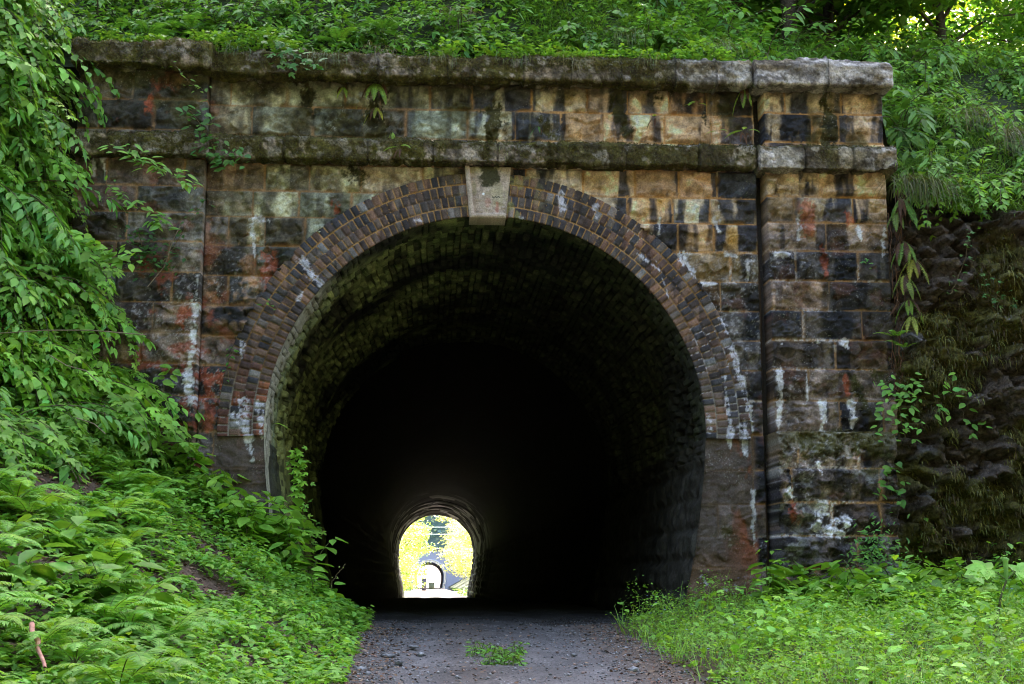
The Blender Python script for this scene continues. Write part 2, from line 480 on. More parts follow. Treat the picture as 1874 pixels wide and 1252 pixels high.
    wv = strokes(X, Z, WHITE, seed + 42, Y)[..., None] * .85 * white
    nfw = fbm(X * 40, Z * 30, seed + 43, 3, .7)
    ww = (sm(.015, .0, e) * sm(.52, .62, fbm(X * 2.2, Z * 2.2, seed + 18, 3)) * sm(1.9, 2.6, X) * sm(4.3, 3.8, Z) * sm(.42, .58, nfw))[..., None] * .6
    sp = (sm(.60, .68, fbm(X * 42 + Z * 9, Z * 37, seed + 19, 3, .7)) * sm(.48, .6, fbm(X * 1.6, Z * 1.6, seed + 20, 3)) * sm(4.4, 3.6, Z))[..., None] * .30
    wv = np.maximum(np.maximum(wv, ww), sp)
    wv = wv * sm(.25, .55, nfw[..., None] + .25 * wv)
    col = col * (1 - wv) + c(.50, .485, .51) * (.5 + .8 * n2) * wv
    col = .15 * (np.clip(col, .002, .8) / .15) ** 1.22
    return np.clip(col, .004, .62)


def skirt(X, Z, Yv, col, depth=.45, sides=(1, 1, 1, 1)):
    """fold the rim of a panel back into the wall: left, right, bottom, top"""
    def padc(A, side, f=None):
        e_ = A[:, :1] if side == 0 else A[:, -1:]
        e_ = e_.copy() if f is None else f(e_)
        return np.concatenate([e_, A], 1) if side == 0 else np.concatenate([A, e_], 1)
    for s in (0, 1):
        if sides[s]:
            X = padc(X, s); Z = padc(Z, s); Yv = padc(Yv, s, lambda a: a * 0 + depth); col = padc(col, s)
    def padr(A, side, f=None):
        e_ = A[:1] if side == 0 else A[-1:]
        e_ = e_.copy() if f is None else f(e_)
        return np.concatenate([e_, A], 0) if side == 0 else np.concatenate([A, e_], 0)
    for s in (0, 1):
        if sides[2 + s]:
            X = padr(X, s); Z = padr(Z, s); Yv = padr(Yv, s, lambda a: a * 0 + depth); col = padr(col, s)
    return X, Z, Yv, col


portal = empty("tunnel_portal", (0, 0, 0), "old stone and brick railway tunnel portal with mossy cornice and horseshoe brick arch", "tunnel portal")

ZS = [-.5, -.1, .233, .57, .90, 1.24, 1.60, 1.98, 2.341, 2.678, 3.0, 3.325, 3.651, 3.981, 4.3, 4.591, 4.896, 5.21, 5.545, 5.90, 6.1]
# main wall
JM = courses_joints(ZS, -3.03, 2.93, .38, .68, 5)
for k in range(len(ZS) - 1):
    if ZS[k] < 1.95:
        JM[k] = [j for j in JM[k] if abs(j) > 2.95] ; JM[k] = sorted([-4.03, -2.86, 2.84, 3.93] + ([2.45, -2.5] if k % 3 == 1 else []))
X, Z, H, e, bid, row = masonry(-3.03, 2.965, -.4, 6.0, ZS, JM, .0125, 100)
H *= np.where((Z < 1.98) & (abs(X) < 2.86), .6, 1.0)
col = stone_colour(X, Z, e, bid, 100, 0)
# jambs: brown, smoother dressed stone
jb = (sm(2.02, 1.9, Z) * sm(2.9, 2.82, abs(X)))[..., None]
jc = np.array([.105, .075, .062]) * (.6 + .8 * fbm(X * 5, Z * 5, 9, 5)[..., None]) * np.array([1, 1, 1])
low = (sm(.85, .45, Z) * sm(1.5, 2, X))[..., None]
jc = jc * (.55 + .9 * _h(bid, bid * 0, 5)[..., None]) * np.where((e < .003)[..., None], .45, 1)
jr = (sm(2.45, 2.75, X) * sm(.55, .66, fbm(X * 6, Z * 3, 29, 4) + .25 * sm(1.3, .5, Z)))[..., None] * .8
jc = jc * (1 - jr) + np.array([.25, .075, .035]) * jr
jc = jc * (1 - low) + np.array([.15, .08, .045]) * (.6 + .8 * fbm(X * 6, Z * 6, 19, 4)[..., None]) * low
stn = np.maximum(strokes(X, Z, WHITE, 142), strokes(X, Z, MOSS, 141) * .6)[..., None]
col = col * (1 - jb * .8 * (1 - stn)) + jc * jb * .8 * (1 - stn)
sdist = np.where(Z > ZC, np.hypot(X, Z - ZC) - (RO - .03), abs(X) - inner_x(Z))
res = .0125
snap = (sdist < 0) & (sdist > -res)
rad = np.hypot(X, Z - ZC) + 1e-9
Xs = np.where(snap & (Z > ZC), X * (RO - .03) / rad, np.where(snap, np.sign(X) * inner_x(Z), X))
Zs_ = np.where(snap & (Z > ZC), ZC + (Z - ZC) * (RO - .03) / rad, Z)
bad = sdist <= -res
keep = ~(bad[:-1, :-1] | bad[1:, :-1] | bad[:-1, 1:] | bad[1:, 1:])
fold = snap & (Z < ZC)
Yv = -H
keepfull = np.ones((keep.shape[0] + 2, keep.shape[1] + 2), bool); keepfull[1:-1, 1:-1] = keep
keepfull[0, :] = False
Xk, Zk, Yk, Ck = skirt(Xs, Zs_, Yv, col, .45)
V = np.stack([Xk, Yk, Zk], -1).reshape(-1, 3)
fc = grid_faces(*Xk.shape, keep=keepfull)
used = np.zeros(len(V), bool); used[fc.ravel()] = True
idx = np.cumsum(used) - 1
mesh("wall", V[used], [idx[fc]], M_STONE, portal, Ck.reshape(-1, 3)[used])

# pilasters
JL = courses_joints(ZS, -4.4, -3.04, .55, .9, 8)
X, Z, H, e, bid, row = masonry(-4.40, -3.035, -.3, 6.0, ZS, JL, .0125, 200)
col = stone_colour(X, Z, e, bid, 200, -.14)
Xk, Zk, Yk, Ck = skirt(X, Z, -.14 - H, col, .45)
mesh("pilaster", np.stack([Xk, Yk, Zk], -1).reshape(-1, 3), [grid_faces(*Xk.shape)], M_STONE, portal, Ck.reshape(-1, 3))
JR = []
rows_px = {15: [1510], 14: [1462, 1570], 13: [1518], 12: [1460, 1575], 11: [1520], 10: [1470, 1578], 9: [1527], 8: [1476], 7: [1530, 1610],
           17: [1500, 1550], 18: [1451, 1557], 16: [1510]}
for k in range(len(ZS) - 1):
    js = [at(p, 600, -.12)[0] for p in rows_px.get(k, [1480 + (k % 2) * 60])]
    JR.append([2.0] + js + [5.4])
X, Z, H, e, bid, row = masonry(3.055, 4.39, 1.9, 6.0, ZS, JR, .0115, 300, relief=1.05)
col = stone_colour(X, Z, e, bid, 300, -.12)
Xk, Zk, Yk, Ck = skirt(X, Z, -.12 - H, col, .45)
mesh("pilaster", np.stack([Xk, Yk, Zk], -1).reshape(-1, 3), [grid_faces(*Xk.shape)], M_STONE, portal, Ck.reshape(-1, 3))
# plinth of the right pilaster: rough, lichen covered
JP = courses_joints(ZS, 3.0, 4.25, .5, .95, 12)
X, Z, H, e, bid, row = masonry(3.02, 4.27, -.4, 1.985, ZS, JP, .0125, 400, relief=1.8)
H = H * 1.1 + (fbm(X * 4, Z * 4, 33, 6, .68) - .5) * .20
col = stone_colour(X, Z, e, bid, 400, -.25) * 1.7
pl = (fbm(X * 9, Z * 9, 61, 4, .7)[..., None])
lich = sm(.5, .6, pl) * .5 * sm(.4, .6, fbm(X * 1.7, Z * 1.7, 62, 3))[..., None]
col = col * (1 - lich) + np.array([.34, .33, .31]) * lich
topm = (sm(1.72, 1.95, Z + .2 * (fbm(X * 4, Z * 4, 63, 3) - .5)) * .8)[..., None]
col = col * (1 - topm) + np.array([.075, .065, .02]) * (.4 + 1.2 * pl) * topm
Xk, Zk, Yk, Ck = skirt(X, Z, -.36 - H, col, .3)
mesh("plinth", np.stack([Xk, Yk, Zk], -1).reshape(-1, 3), [grid_faces(*Xk.shape)], M_MOSSY, portal, Ck.reshape(-1, 3))
# back of the groove between wall and pilaster
ac = Acc(); ac.box((2.86, .16, -.4), (3.12, .4, 6.0), (.05, .04, .035)); ac.build("groove", M_STONE, portal)
# iron pipe running down in the groove
ac = Acc(); zz = np.linspace(-.3, 4.95, 30)
ac.tube([(2.985 + .012 * math.sin(a * 2.3), .10, a) for a in zz], .018, (.06, .035, .022), 8)
ac.build("drain_pipe", M_METAL, portal, True)

# ------------------------------------------------------------------ cornices
def ledge(name, x0, x1, yf, z0, z1, joints, seed, moss, pale, yb=.35, slope=.03, label=None, rough=1.0):
    pr = [(yb, z1 + .01), (yf + .10, z1), (yf + .03, z1 - slope), (yf, z1 - slope - .03), (yf, z0 + .015), (yf + .015, z0), (yb, z0 + .005)]
    P2 = [np.array(pr[0])]
    for a, b in zip(pr[:-1], pr[1:]):
        a = np.array(a); b = np.array(b); n = max(1, int(np.linalg.norm(b - a) / .014))
        if (a[0] > yf + .09 and b[0] > yf + .09) : n = max(2, n // 2)
        for i in range(1, n + 1): P2.append(a + (b - a) * i / n)
    P2 = np.array(P2)
    T = np.gradient(P2, axis=0); T /= np.linalg.norm(T, axis=1)[:, None] + 1e-9
    Nn = np.stack([T[:, 1], -T[:, 0]], 1)      # outwards
    if (Nn[len(P2) // 2][0]) > 0: Nn = -Nn
    s = np.concatenate([[0], np.cumsum(np.linalg.norm(np.diff(P2, axis=0), axis=1))])
    xs = np.linspace(x0, x1, int((x1 - x0) / .0135) + 1)
    S, Xg = np.meshgrid(s, xs, indexing='ij')
    d = (fbm(Xg * 3.5, S * 3.5, seed, 6, .66) - .5) * .085 * rough + (fbm(Xg * 16, S * 16, seed + 40, 4, .7) - .5) * .03 + (vn(Xg * 40, S * 40, seed + 3) - .5) * .008
    chip = sm(.6, .7, fbm(Xg * 2.3, S * 3.2, seed + 6, 4, .6)) * .03
    d -= chip * rough
    blk = np.searchsorted(np.array(joints), xs)
    tilt = (_h(blk, blk * 0, seed + 8) - .5) * .03
    d += tilt[None, :]
    jd = np.min(np.abs(Xg[..., None] - np.array(joints)[None, None, :]) + 0.01 * vn(Xg * 20, S * 20, seed + 2)[..., None], -1) if joints else np.full(Xg.shape, 9.)
    jm = sm(.022, .008, jd); d -= jm * .035 * (1 - .4 * np.clip(moss(Xg), 0, 1))
    d *= np.clip((np.minimum(Xg - x0, x1 - Xg)) / .03, .3, 1)
    Zg = P2[:, 1][:, None] + Nn[:, 1][:, None] * d; Yg = P2[:, 0][:, None] + Nn[:, 0][:, None] * d
    n1 = fbm(Xg * 1.8, Zg * 3, seed + 11, 4); n2 = .5 + 1.6 * (fbm(Xg * 12, Zg * 12, seed + 12, 5, .7) - .5); n3 = fbm(Xg * 5, Zg * 5 + Yg * 5, seed + 13, 4, .6)
    c = np.array
    col = c([.25, .19, .135]) * (.45 + 1.0 * n2)[..., None]
    dark = sm(.45, .6, n3)[..., None] * .7
    col = col * (1 - dark) + c([.05, .042, .035]) * dark
    pm = (sm(.48 - .12 * pale(Xg), .58 - .12 * pale(Xg), fbm(Xg * 2.6, Zg * 5, seed + 17, 4)) * pale(Xg))[..., None]
    col = col * (1 - pm) + c([.52, .46, .44]) * (.55 + .8 * n2)[..., None] * pm
    upf = sm(.2, .9, np.broadcast_to(Nn[:, 1][:, None], Xg.shape))
    hgt = (Zg - z0) / (z1 - z0)
    mm = np.clip(moss(Xg) * sm(.76, .56, n1 * .9 + (1 - hgt) * .14 + (n2 - .5) * .7) + upf * moss(Xg) * .8, 0, 1)[..., None]
    mc = c([.095, .085, .018]) * (1 - n3[..., None]) * 1.3 + c([.06, .042, .018]) * n3[..., None]
    col = col * (1 - mm) + mc * (.35 + 1.3 * n2)[..., None] * mm
    bd = (sm(.50, .60, fbm(Xg * 6, Zg * 9 + Yg * 9, seed + 41, 4, .65)) * .65)[..., None]
    col = col * (1 - bd) + c([.035, .024, .015]) * (.5 + n2)[..., None] * bd
    gw = (sm(.63, .68, fbm(Xg * 7, Zg * 8 + Yg * 8, seed + 42, 3, .6)) * .7 * (1 - .6 * sm(1.1, .6, pale(Xg) + .7)))[..., None]
    col = col * (1 - gw) + c([.36, .31, .26]) * (.4 + 1.1 * n2)[..., None] * gw
    col = col * (1 - .6 * jm[..., None])
    # ends
    def endcol(A, v): return np.full((A.shape[0], 1), v)
    cy, czz = (yf + yb) / 2, (z0 + z1) / 2
    Xf = np.concatenate([endcol(Xg, x0 + .004), Xg, endcol(Xg, x1 - .004)], 1)
    Yf = np.concatenate([cy + (Yg[:, :1] - cy) * .05, Yg, cy + (Yg[:, -1:] - cy) * .05], 1)
    Zf = np.concatenate([czz + (Zg[:, :1] - czz) * .05, Zg, czz + (Zg[:, -1:] - czz) * .05], 1)
    Cf = np.concatenate([col[:, :1], col, col[:, -1:]], 1)
    o = mesh(name, np.stack([Xf, Yf, Zf], -1).reshape(-1, 3), [grid_faces(*Xf.shape)], M_MOSSY, portal, Cf.reshape(-1, 3))
    if label: o["label"] = label
    # moss cushions and tufts growing on it
    k = np.argwhere((mm[..., 0] > .55) & (Yg < yf + .16))
    if len(k):
        n = int(min(len(k), (x1 - x0) * 3800 * max(.15, float(np.mean(mm)))))
        k = k[rng.choice(len(k), n)]
        P0 = np.stack([Xg[k[:, 0], k[:, 1]], Yg[k[:, 0], k[:, 1]], Zg[k[:, 0], k[:, 1]]], -1) + rng.normal(0, .006, (n, 3))
        a = Acc(); L_ = rng.uniform(.008, .026, n)
        dr = np.stack([rng.normal(0, .6, n), -np.abs(rng.normal(.7, .4, n)), rng.normal(.1, .7, n)], -1); dr /= np.linalg.norm(dr, axis=1)[:, None]
        sd_ = np.cross(dr, rng.normal(0, 1, (n, 3))); sd_ /= np.linalg.norm(sd_, axis=1)[:, None] + 1e-6
        Vt = np.stack([P0 - sd_ * .006, P0 + sd_ * .006, P0 + dr * L_[:, None]], 1).reshape(-1, 3)
        base = np.where(rng.random(n)[:, None] < .6, c([.085, .085, .02]), c([.07, .045, .02])) * rng.uniform(.5, 1.4, (n, 1))
        a.add(Vt, np.arange(3 * n).reshape(-1, 3), None, np.repeat(base, 3, 0))
        q = a.build("moss", M_GRASS, o)
    return o


bump_ = lambda x, c0, w_: np.exp(-((x - c0) / w_) ** 2)
ledge("cornice", -3.0, 2.90, -.26, 5.825, 6.11, [-2.1, -1.2, -.45, .38, .9, 1.45, 2.05, 2.5], 501,
      lambda x: 1.15 - .75 * sm(1.6, 2.4, x), lambda x: .08 + .92 * sm(1.1, 2.2, x) + .5 * bump_(x, .35, .3))
ledge("cornice", -4.44, -2.98, -.38, 5.86, 6.15, [-3.7], 511, lambda x: .95 + .2 * sm(-4.2, -3.6, x), lambda x: .3 * sm(-3.9, -4.3, x))
ledge("cornice", 2.92, 4.44, -.38, 5.79, 6.10, [3.72], 521, lambda x: .15 + .2 * bump_(x, 3.72, .08), lambda x: x * 0 + 1, slope=.06,
      label="pale bare capstones over the right pilaster", rough=.7)
ledge("string_course", -3.0, 2.93, -.22, 4.89, 5.16, [-2.2, -1.3, -.6, .1, .75, 1.5, 2.3], 531, lambda x: 1.1 - .3 * sm(1.3, 2.6, x), lambda x: .08 + .4 * sm(.9, 1.8, x), yb=.1)
ledge("string_course", -4.40, -2.98, -.33, 4.88, 5.16, [-3.8], 541, lambda x: x * 0 + 1.0, lambda x: x * 0 + .15, yb=.1)
ledge("string_course", 2.95, 4.46, -.33, 4.84, 5.15, [3.45, 3.98], 551, lambda x: .45 + .4 * bump_(x, 3.7, .1), lambda x: x * 0 + .75, yb=.1)

# ------------------------------------------------------------------ brick ring
nb = 104
th = np.linspace(R(-1.5), R(181.5), 760)
rr = np.linspace(RI, RO, 42)
TT, RR = np.meshgrid(th, rr)
rw = np.clip(((RR - RI) / .12).astype(int), 0, 3)
bang = math.pi / nb
off = np.array([0, .35, .1, .55])[rw]
tw = TT + .0022 * (vn(TT * 60, RR * 20, 3) - .5)
bi = np.floor(tw / bang + off)
fu = (tw / bang + off - bi) * bang * (RI + .12 * (rw + .5))
wl = bang * (RI + .12 * (rw + .5))
du = np.minimum(fu, wl - fu); dv = np.minimum(RR - RI - .12 * rw, .12 * (rw + 1) - (RR - RI))
dv = np.where((RR - RI < .02) | (RO - RR < .01), .03, dv)
e = np.minimum(du, dv) - .0040 + .002 * (vn(TT * 90, RR * 90, 4) - .5)
bid = (bi * 7 + rw).astype(int)
brr = lambda k: _h(bid, bid * 0 + k, 909)
H = .016 * sm(0, .010, e) + (brr(1) - .5) * .012 * (e > 0) + (fbm(TT * 30, RR * 12, 8, 3) - .5) * .006
XX = RR * np.cos(TT); ZZ = ZC + RR * np.sin(TT)
n2 = .5 + 1.5 * (fbm(XX * 14, ZZ * 14, 70, 4, .65)[..., None] - .5)
c = np.array
pal = c([[.105, .070, .058], [.13, .09, .075], [.07, .052, .05], [.16, .095, .07], [.05, .046, .055], [.12, .095, .085], [.20, .11, .075]])
bc = pal[(brr(2) * 6.99).astype(int)]
lft = (sm(3.0, 2.3, ZZ) * sm(-1.5, -2.2, XX))[..., None]
redb = ((brr(3) > .45)[..., None] * lft) * .75
bc = bc * (1 - redb) + c([.26, .075, .03]) * redb
rgt = (np.exp(-((XX - 1.55) / .5) ** 2 - ((ZZ - 4.0) / .45) ** 2))[..., None] * (brr(4) > .5)[..., None] * .7
bc = bc * (1 - rgt) + c([.23, .11, .07]) * rgt
st = fbm(XX * 11, ZZ * 1.6, 71, 4)[..., None]
edge_u = np.abs(fu / wl - .5)[..., None]
dk = np.clip(sm(.50, .62, st) * .9 + (brr(5) > .72)[..., None] * .8 * sm(.50, .3, edge_u + .25 * (n2 - .5)), 0, 1) * sm(5.4, 3.0, ZZ * 0 + 3.9)[..., None]
bc = bc * (1 - dk) + c([.016, .015, .020]) * dk
gl = (brr(6) > .965)[..., None] * .45
bc = bc * (1 - gl) + c([.30, .29, .30]) * gl
om = sm(-2.6, 0, XX - .0)[..., None]
mort = c([.36, .20, .075]) * (.35 + .65 * sm(2.6, 4.2, ZZ)[..., None]) * (.6 + .8 * n2)
bot = (sm(2.7, 2.3, ZZ))[..., None]
mort = mort * (1 - bot) + c([.22, .19, .17]) * bot
mo = (e < .0)[..., None] * 1.0
col = bc * (.6 + .8 * n2) * (1 - mo) + mort * mo
lime = ((np.exp(-((XX - .15) / .35) ** 2) * (ZZ > 4.2)) * sm(.5, .6, fbm(XX * 9, ZZ * 9, 75, 3)))[..., None] * .7
col = col * (1 - lime) + c([.26, .25, .10]) * lime
wv = strokes(XX, ZZ, WHITE, 142)[..., None] * .75
wm = (sm(.004, -.002, e) * sm(.52, .6, fbm(XX * 2.4, ZZ * 2.4, 78, 3)) * sm(1.2, 1.8, XX) * sm(.45, .6, fbm(XX * 30, ZZ * 30, 79, 3)))[..., None] * .7
wv = np.maximum(wv, wm) * sm(.3, .55, fbm(XX * 38, ZZ * 30, 83, 3, .7))[..., None]
col = col * (1 - wv) + c([.60, .58, .68]) * (.65 + .6 * n2) * wv
Y0 = -.03 - H
# inner and outer rim folded back
def pad(A, f0=None, f1=None):
    a = A[:1] if f0 is None else f0(A[:1]); b = A[-1:] if f1 is None else f1(A[-1:])
    return np.concatenate([a, A, b], 0)
XX = pad(XX); ZZ = pad(ZZ); YY = pad(Y0, lambda a: a * 0 + .06, lambda a: a * 0 + .06)
col = pad(col)
mesh("brick_arch", np.stack([XX, YY, ZZ], -1).reshape(-1, 3), [grid_faces(*XX.shape)], M_BRICK, portal, col.reshape(-1, 3))

# ------------------------------------------------------------------ keystone
nx, nz = 96, 130
U, Vv = np.meshgrid(np.linspace(-1, 1, nx), np.linspace(0, 1, nz))
hw = .195 + .058 * Vv
XX = U * hw; ZZ = 4.30 + .58 * Vv
mar = np.minimum(np.minimum((1 + U) * hw, (1 - U) * hw * .9), Vv * .625)
inner = sm(.045, .055, (1 + U) * hw) * sm(.045, .055, Vv * .625)
H = .04 - inner * .035 + inner * (fbm(XX * 9, ZZ * 12, 91, 5, .6) - .45) * .03
H -= inner * .025 * sm(.08, .0, (1 + U) * hw - .05)
n2 = fbm(XX * 16, ZZ * 16, 92, 5, .65)[..., None]
col = c([.42, .33, .27]) * (.5 + 1.0 * n2)
so = sm(.52, .66, fbm(XX * 9, ZZ * 5, 96, 4))[..., None] * .3
col = col * (1 - so) + c([.07, .06, .05]) * so
gg = (sm(.5, .62, fbm(XX * 8, ZZ * 8, 93, 3)) * inner)[..., None] * .5
col = col * (1 - gg) + c([.30, .27, .14]) * gg
mk = sm(1.2, .7, np.hypot((XX - .01) / .10, (ZZ - 4.80) / .17) + (n2[..., 0] - .5) * 1.6)[..., None]
col = col * (1 - mk) + c([.05, .045, .02]) * mk
rd = (sm(1.2, .6, np.hypot((XX - .1) / .02, (ZZ - 4.42) / .07) + (n2[..., 0] - .5) * 2) + .6 * sm(1.2, .6, np.hypot((XX + .0) / .03, (ZZ - 4.46) / .06) + (n2[..., 0] - .5) * 2))[..., None] * .6
col = col * (1 - rd) + c([.35, .10, .07]) * rd
wd = sm(.016, .010, np.hypot(XX + .05, ZZ - 4.57))[..., None]
col = col * (1 - wd) + c([.75, .75, .8]) * wd
# small illegible dark scribble
sx = np.linspace(.045, .125, 60); sz = 4.53 + .009 * np.sin(np.linspace(0, 17, 60)) + .01 * (np.linspace(0, 1, 60))
dd = np.min(np.hypot(XX[..., None] - sx, ZZ[..., None] - sz), -1)
sc = sm(.006, .002, dd)[..., None]
col = col * (1 - sc) + c([.03, .03, .03]) * sc
rim = sm(.02, 0, np.minimum((1 - np.abs(U)) * hw, np.minimum(Vv, 1 - Vv) * .6)) * .01
Xk, Zk, Yk, Ck = skirt(XX, ZZ, -.09 - H + rim, col, .2)
ks = mesh("keystone", np.stack([Xk, Yk, Zk], -1).reshape(-1, 3), [grid_faces(*Xk.shape)], M_STONE, portal, Ck.reshape(-1, 3))
ks["label"] = "pinkish stone keystone with a raised margin and a moss patch"

# ------------------------------------------------------------------ tunnel lining
TEND = 72.0
zl = np.linspace(-1.6, ZC, 150)[:-1]
prof = [(inner_x(z), z) for z in zl] + [(RI * math.cos(t), ZC + RI * math.sin(t)) for t in np.linspace(0, math.pi, 300)] + [(-inner_x(z), z) for z in zl[::-1]]
prof = np.array(prof)
sA = np.concatenate([[0], np.cumsum(np.linalg.norm(np.diff(prof, axis=0), axis=1))])
def lining_grid(ds_, ys):
    ns = int(sA[-1] / ds_)
    s = np.linspace(0, sA[-1], ns)
    px_ = np.interp(s, sA, prof[:, 0]); pz_ = np.interp(s, sA, prof[:, 1])
    tx = np.gradient(px_, s); tz = np.gradient(pz_, s); nrm = np.hypot(tx, tz); nxx = -tz / nrm; nzz = tx / nrm   # inwards
    Sg, Yg = np.meshgrid(s, ys, indexing='ij')
    Zp = np.broadcast_to(pz_[:, None], Sg.shape); Xp = np.broadcast_to(px_[:, None], Sg.shape)
    up_ = Zp > ZC
    bh, bl = .078, .225
    ci = np.floor(Sg / bh); so = (ci % 2) * .5 + .15 * _h(ci, ci * 0, 5)
    bj = np.floor(Yg / bl + so)
    e1 = np.minimum(Sg - ci * bh, (ci + 1) * bh - Sg); e2 = np.minimum(Yg / bl + so - bj, bj + 1 - Yg / bl - so) * bl
    bs = (ci + .5) * bh; by = (bj + .5 - so) * bl
    eb = np.minimum(e1, e2) - .0055 + .004 * (vn(Sg * 20, Yg * 12, 17) - .5)
    eb = np.where(_h(ci, bj, 19) > .35, eb, np.maximum(eb, np.where(e2 < e1, eb, .003)))
    hb = _h(ci, bj, 15)
    spn = fbm(bs * .55 + 3, by * 1.7, 21, 3)
    spall = ((spn > .53) & (by > .5)) * 1.0
    D = (hb - .5) * .03 + .014 * (eb > 0) - .07 * spall * (.4 + .8 * _h(ci, bj, 16))
    D = D - .05 * sm(.55, .62, fbm(bs * .25, by * 2.3, 31, 2)) * (by > .6)
    far = Yg > 7.9
    nearx = sm(TEND - 26, TEND - 12, Yg)
    D = np.where(far, (vn(Sg * 1.5, Yg * .3, 41) - .5) * .05 + nearx * ((np.floor(Yg / 1.8) % 2) * .045 + (vn(Sg * 2.2, Yg * .9, 44) - .5) * .05), D)
    # stone side walls
    cz2 = .33; r2 = np.floor(Zp / cz2); o2 = (r2 % 2) * .4 + _h(r2, r2 * 0, 51) * .3
    b2 = np.floor(Yg / .62 + o2)
    e3 = np.minimum(np.minimum(Zp - r2 * cz2, (r2 + 1) * cz2 - Zp), np.minimum(Yg / .62 + o2 - b2, b2 + 1 - Yg / .62 - o2) * .62) - .008
    D2 = sm(-.01, .09, e3 + .04 * (fbm(Sg * 7, Yg * 7, 54, 4) - .5)) * (.01 + .05 * _h(r2, b2, 52)) + (fbm(Sg * 5, Yg * 5, 53, 5, .6) - .5) * .09 - .01
    D = np.where(up_, D, np.where(Zp < 1.75, D2 * np.where(Xp > 0, 1.0, .35), D))
    D = D * sm(-.02, .05, Yg)
    Xg = Xp + nxx[:, None] * D; Zg = Zp + nzz[:, None] * D
    n2 = fbm(Sg * 8, Yg * 8, 61, 4, .6)[..., None]
    n1 = fbm(Sg * .9, Yg * .9, 62, 4)[..., None]
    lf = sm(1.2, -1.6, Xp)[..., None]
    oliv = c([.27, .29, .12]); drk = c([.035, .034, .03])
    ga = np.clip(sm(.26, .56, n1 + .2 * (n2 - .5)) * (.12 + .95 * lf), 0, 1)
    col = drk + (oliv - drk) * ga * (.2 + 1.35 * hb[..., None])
    wh = (sm(-1.55, -2.0, Xp) * sm(.85, .25, Yg + .35 * (fbm(Sg * 5, Yg * 1.0, 63, 4) - .5)) * sm(.7, 1.1, Zp))[..., None]
    col = col * (1 - wh) + c([.36, .33, .26]) * (.4 + 1.1 * fbm(Sg * .8, Yg * 22, 64, 4)[..., None]) * wh
    wh2 = (sm(-1.2, -1.8, Xp) * (np.abs(Yg - .9 + .2 * vn(Sg * 1.5, Yg * 0, 66)) < .1) * (Zp > 1.6))[..., None] * .6
    col = col * (1 - wh2) + c([.22, .26, .17]) * wh2
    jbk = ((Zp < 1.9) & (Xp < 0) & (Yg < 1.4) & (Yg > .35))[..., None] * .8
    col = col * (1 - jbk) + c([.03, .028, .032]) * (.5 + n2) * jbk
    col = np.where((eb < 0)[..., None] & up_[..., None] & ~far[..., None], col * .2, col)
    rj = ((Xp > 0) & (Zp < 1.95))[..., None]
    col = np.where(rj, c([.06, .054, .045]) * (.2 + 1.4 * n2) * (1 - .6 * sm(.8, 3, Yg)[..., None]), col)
    col = np.where(far[..., None], c([.008, .008, .007]) * (.5 + n2), col)  # deep bore near black, its darkness put into the colour
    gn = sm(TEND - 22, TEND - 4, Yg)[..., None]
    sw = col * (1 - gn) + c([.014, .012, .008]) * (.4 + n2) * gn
    gl_ = np.clip(0.04 + .32 * sm(TEND - 26, TEND - 14, Yg) * sm(.56, .62, fbm(Sg * 1.6, Yg * .9, 47, 3)), 0, 1)
    return np.stack([Xg, Yg, Zg], -1).reshape(-1, 3), grid_faces(*Xg.shape), sw.reshape(-1, 3), gl_.ravel()


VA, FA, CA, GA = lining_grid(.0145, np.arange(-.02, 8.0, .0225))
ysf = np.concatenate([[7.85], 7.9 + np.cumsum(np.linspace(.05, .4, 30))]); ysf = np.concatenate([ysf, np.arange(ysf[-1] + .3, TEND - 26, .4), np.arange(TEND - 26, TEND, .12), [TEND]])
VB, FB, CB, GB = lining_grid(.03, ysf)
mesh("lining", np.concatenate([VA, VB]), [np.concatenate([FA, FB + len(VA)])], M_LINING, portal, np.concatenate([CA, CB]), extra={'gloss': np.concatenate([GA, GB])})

# ------------------------------------------------------------------ terrain
def pathz(y):
    return np.interp(y, [-60, -14, -4, 0, 4, 12, 72, 90, 216, 400], [-1.6, -.85, -.20, .0, .0, -.05, -.78, -.85, -1.45, -1.9])


def front(x, y):
    """ground in front of the portal: path, weedy verge on the right, steep bank on the left"""
    x = np.asarray(x, float); y = np.asarray(y, float)
    b = pathz(y)
    yc = np.minimum(y, 0)
    sl = np.interp(yc, [-12, -6, -3, -.8, 0], [.12, .26, .52, .75, .72])
    toe = -1.32 + .15 * (fbm(x * .1, y * .8, 801, 3) - .5)
    lo = np.maximum(0, toe - x) * sl
    steep = 2.0 + (-3.85 - x + .50 * yc) * 3.4
    stc = np.where(steep > 6.6, 6.6 + (steep - 6.6) * .3, steep)
    lo = np.minimum(lo, 2.6 + .2 * np.maximum(0, toe - x))
    h = np.maximum(lo, stc) + .25 * np.exp(-((lo - stc) / .5) ** 2)
    h = h * (1 + .0) + (fbm(x * .9, y * .9, 802, 4) - .5) * .35 * sm(0, .8, lo)
    h = np.minimum(h, 9 + .3 * np.maximum(0, -x - 6))
    rg = np.maximum(0, x - 1.45)
    h = h + np.minimum(rg * .05, .2) + sm(1.4, 2.4, x) * (.05 + .12 * sm(-1.8, -.3, y)) + (fbm(x * 1.7, y * 1.7, 803, 3) - .5) * .12 * sm(1.2, 2.2, x)
    return b + h - .09 * sm(1.3, 1.0, np.abs(x)) * sm(-30, -25, y)


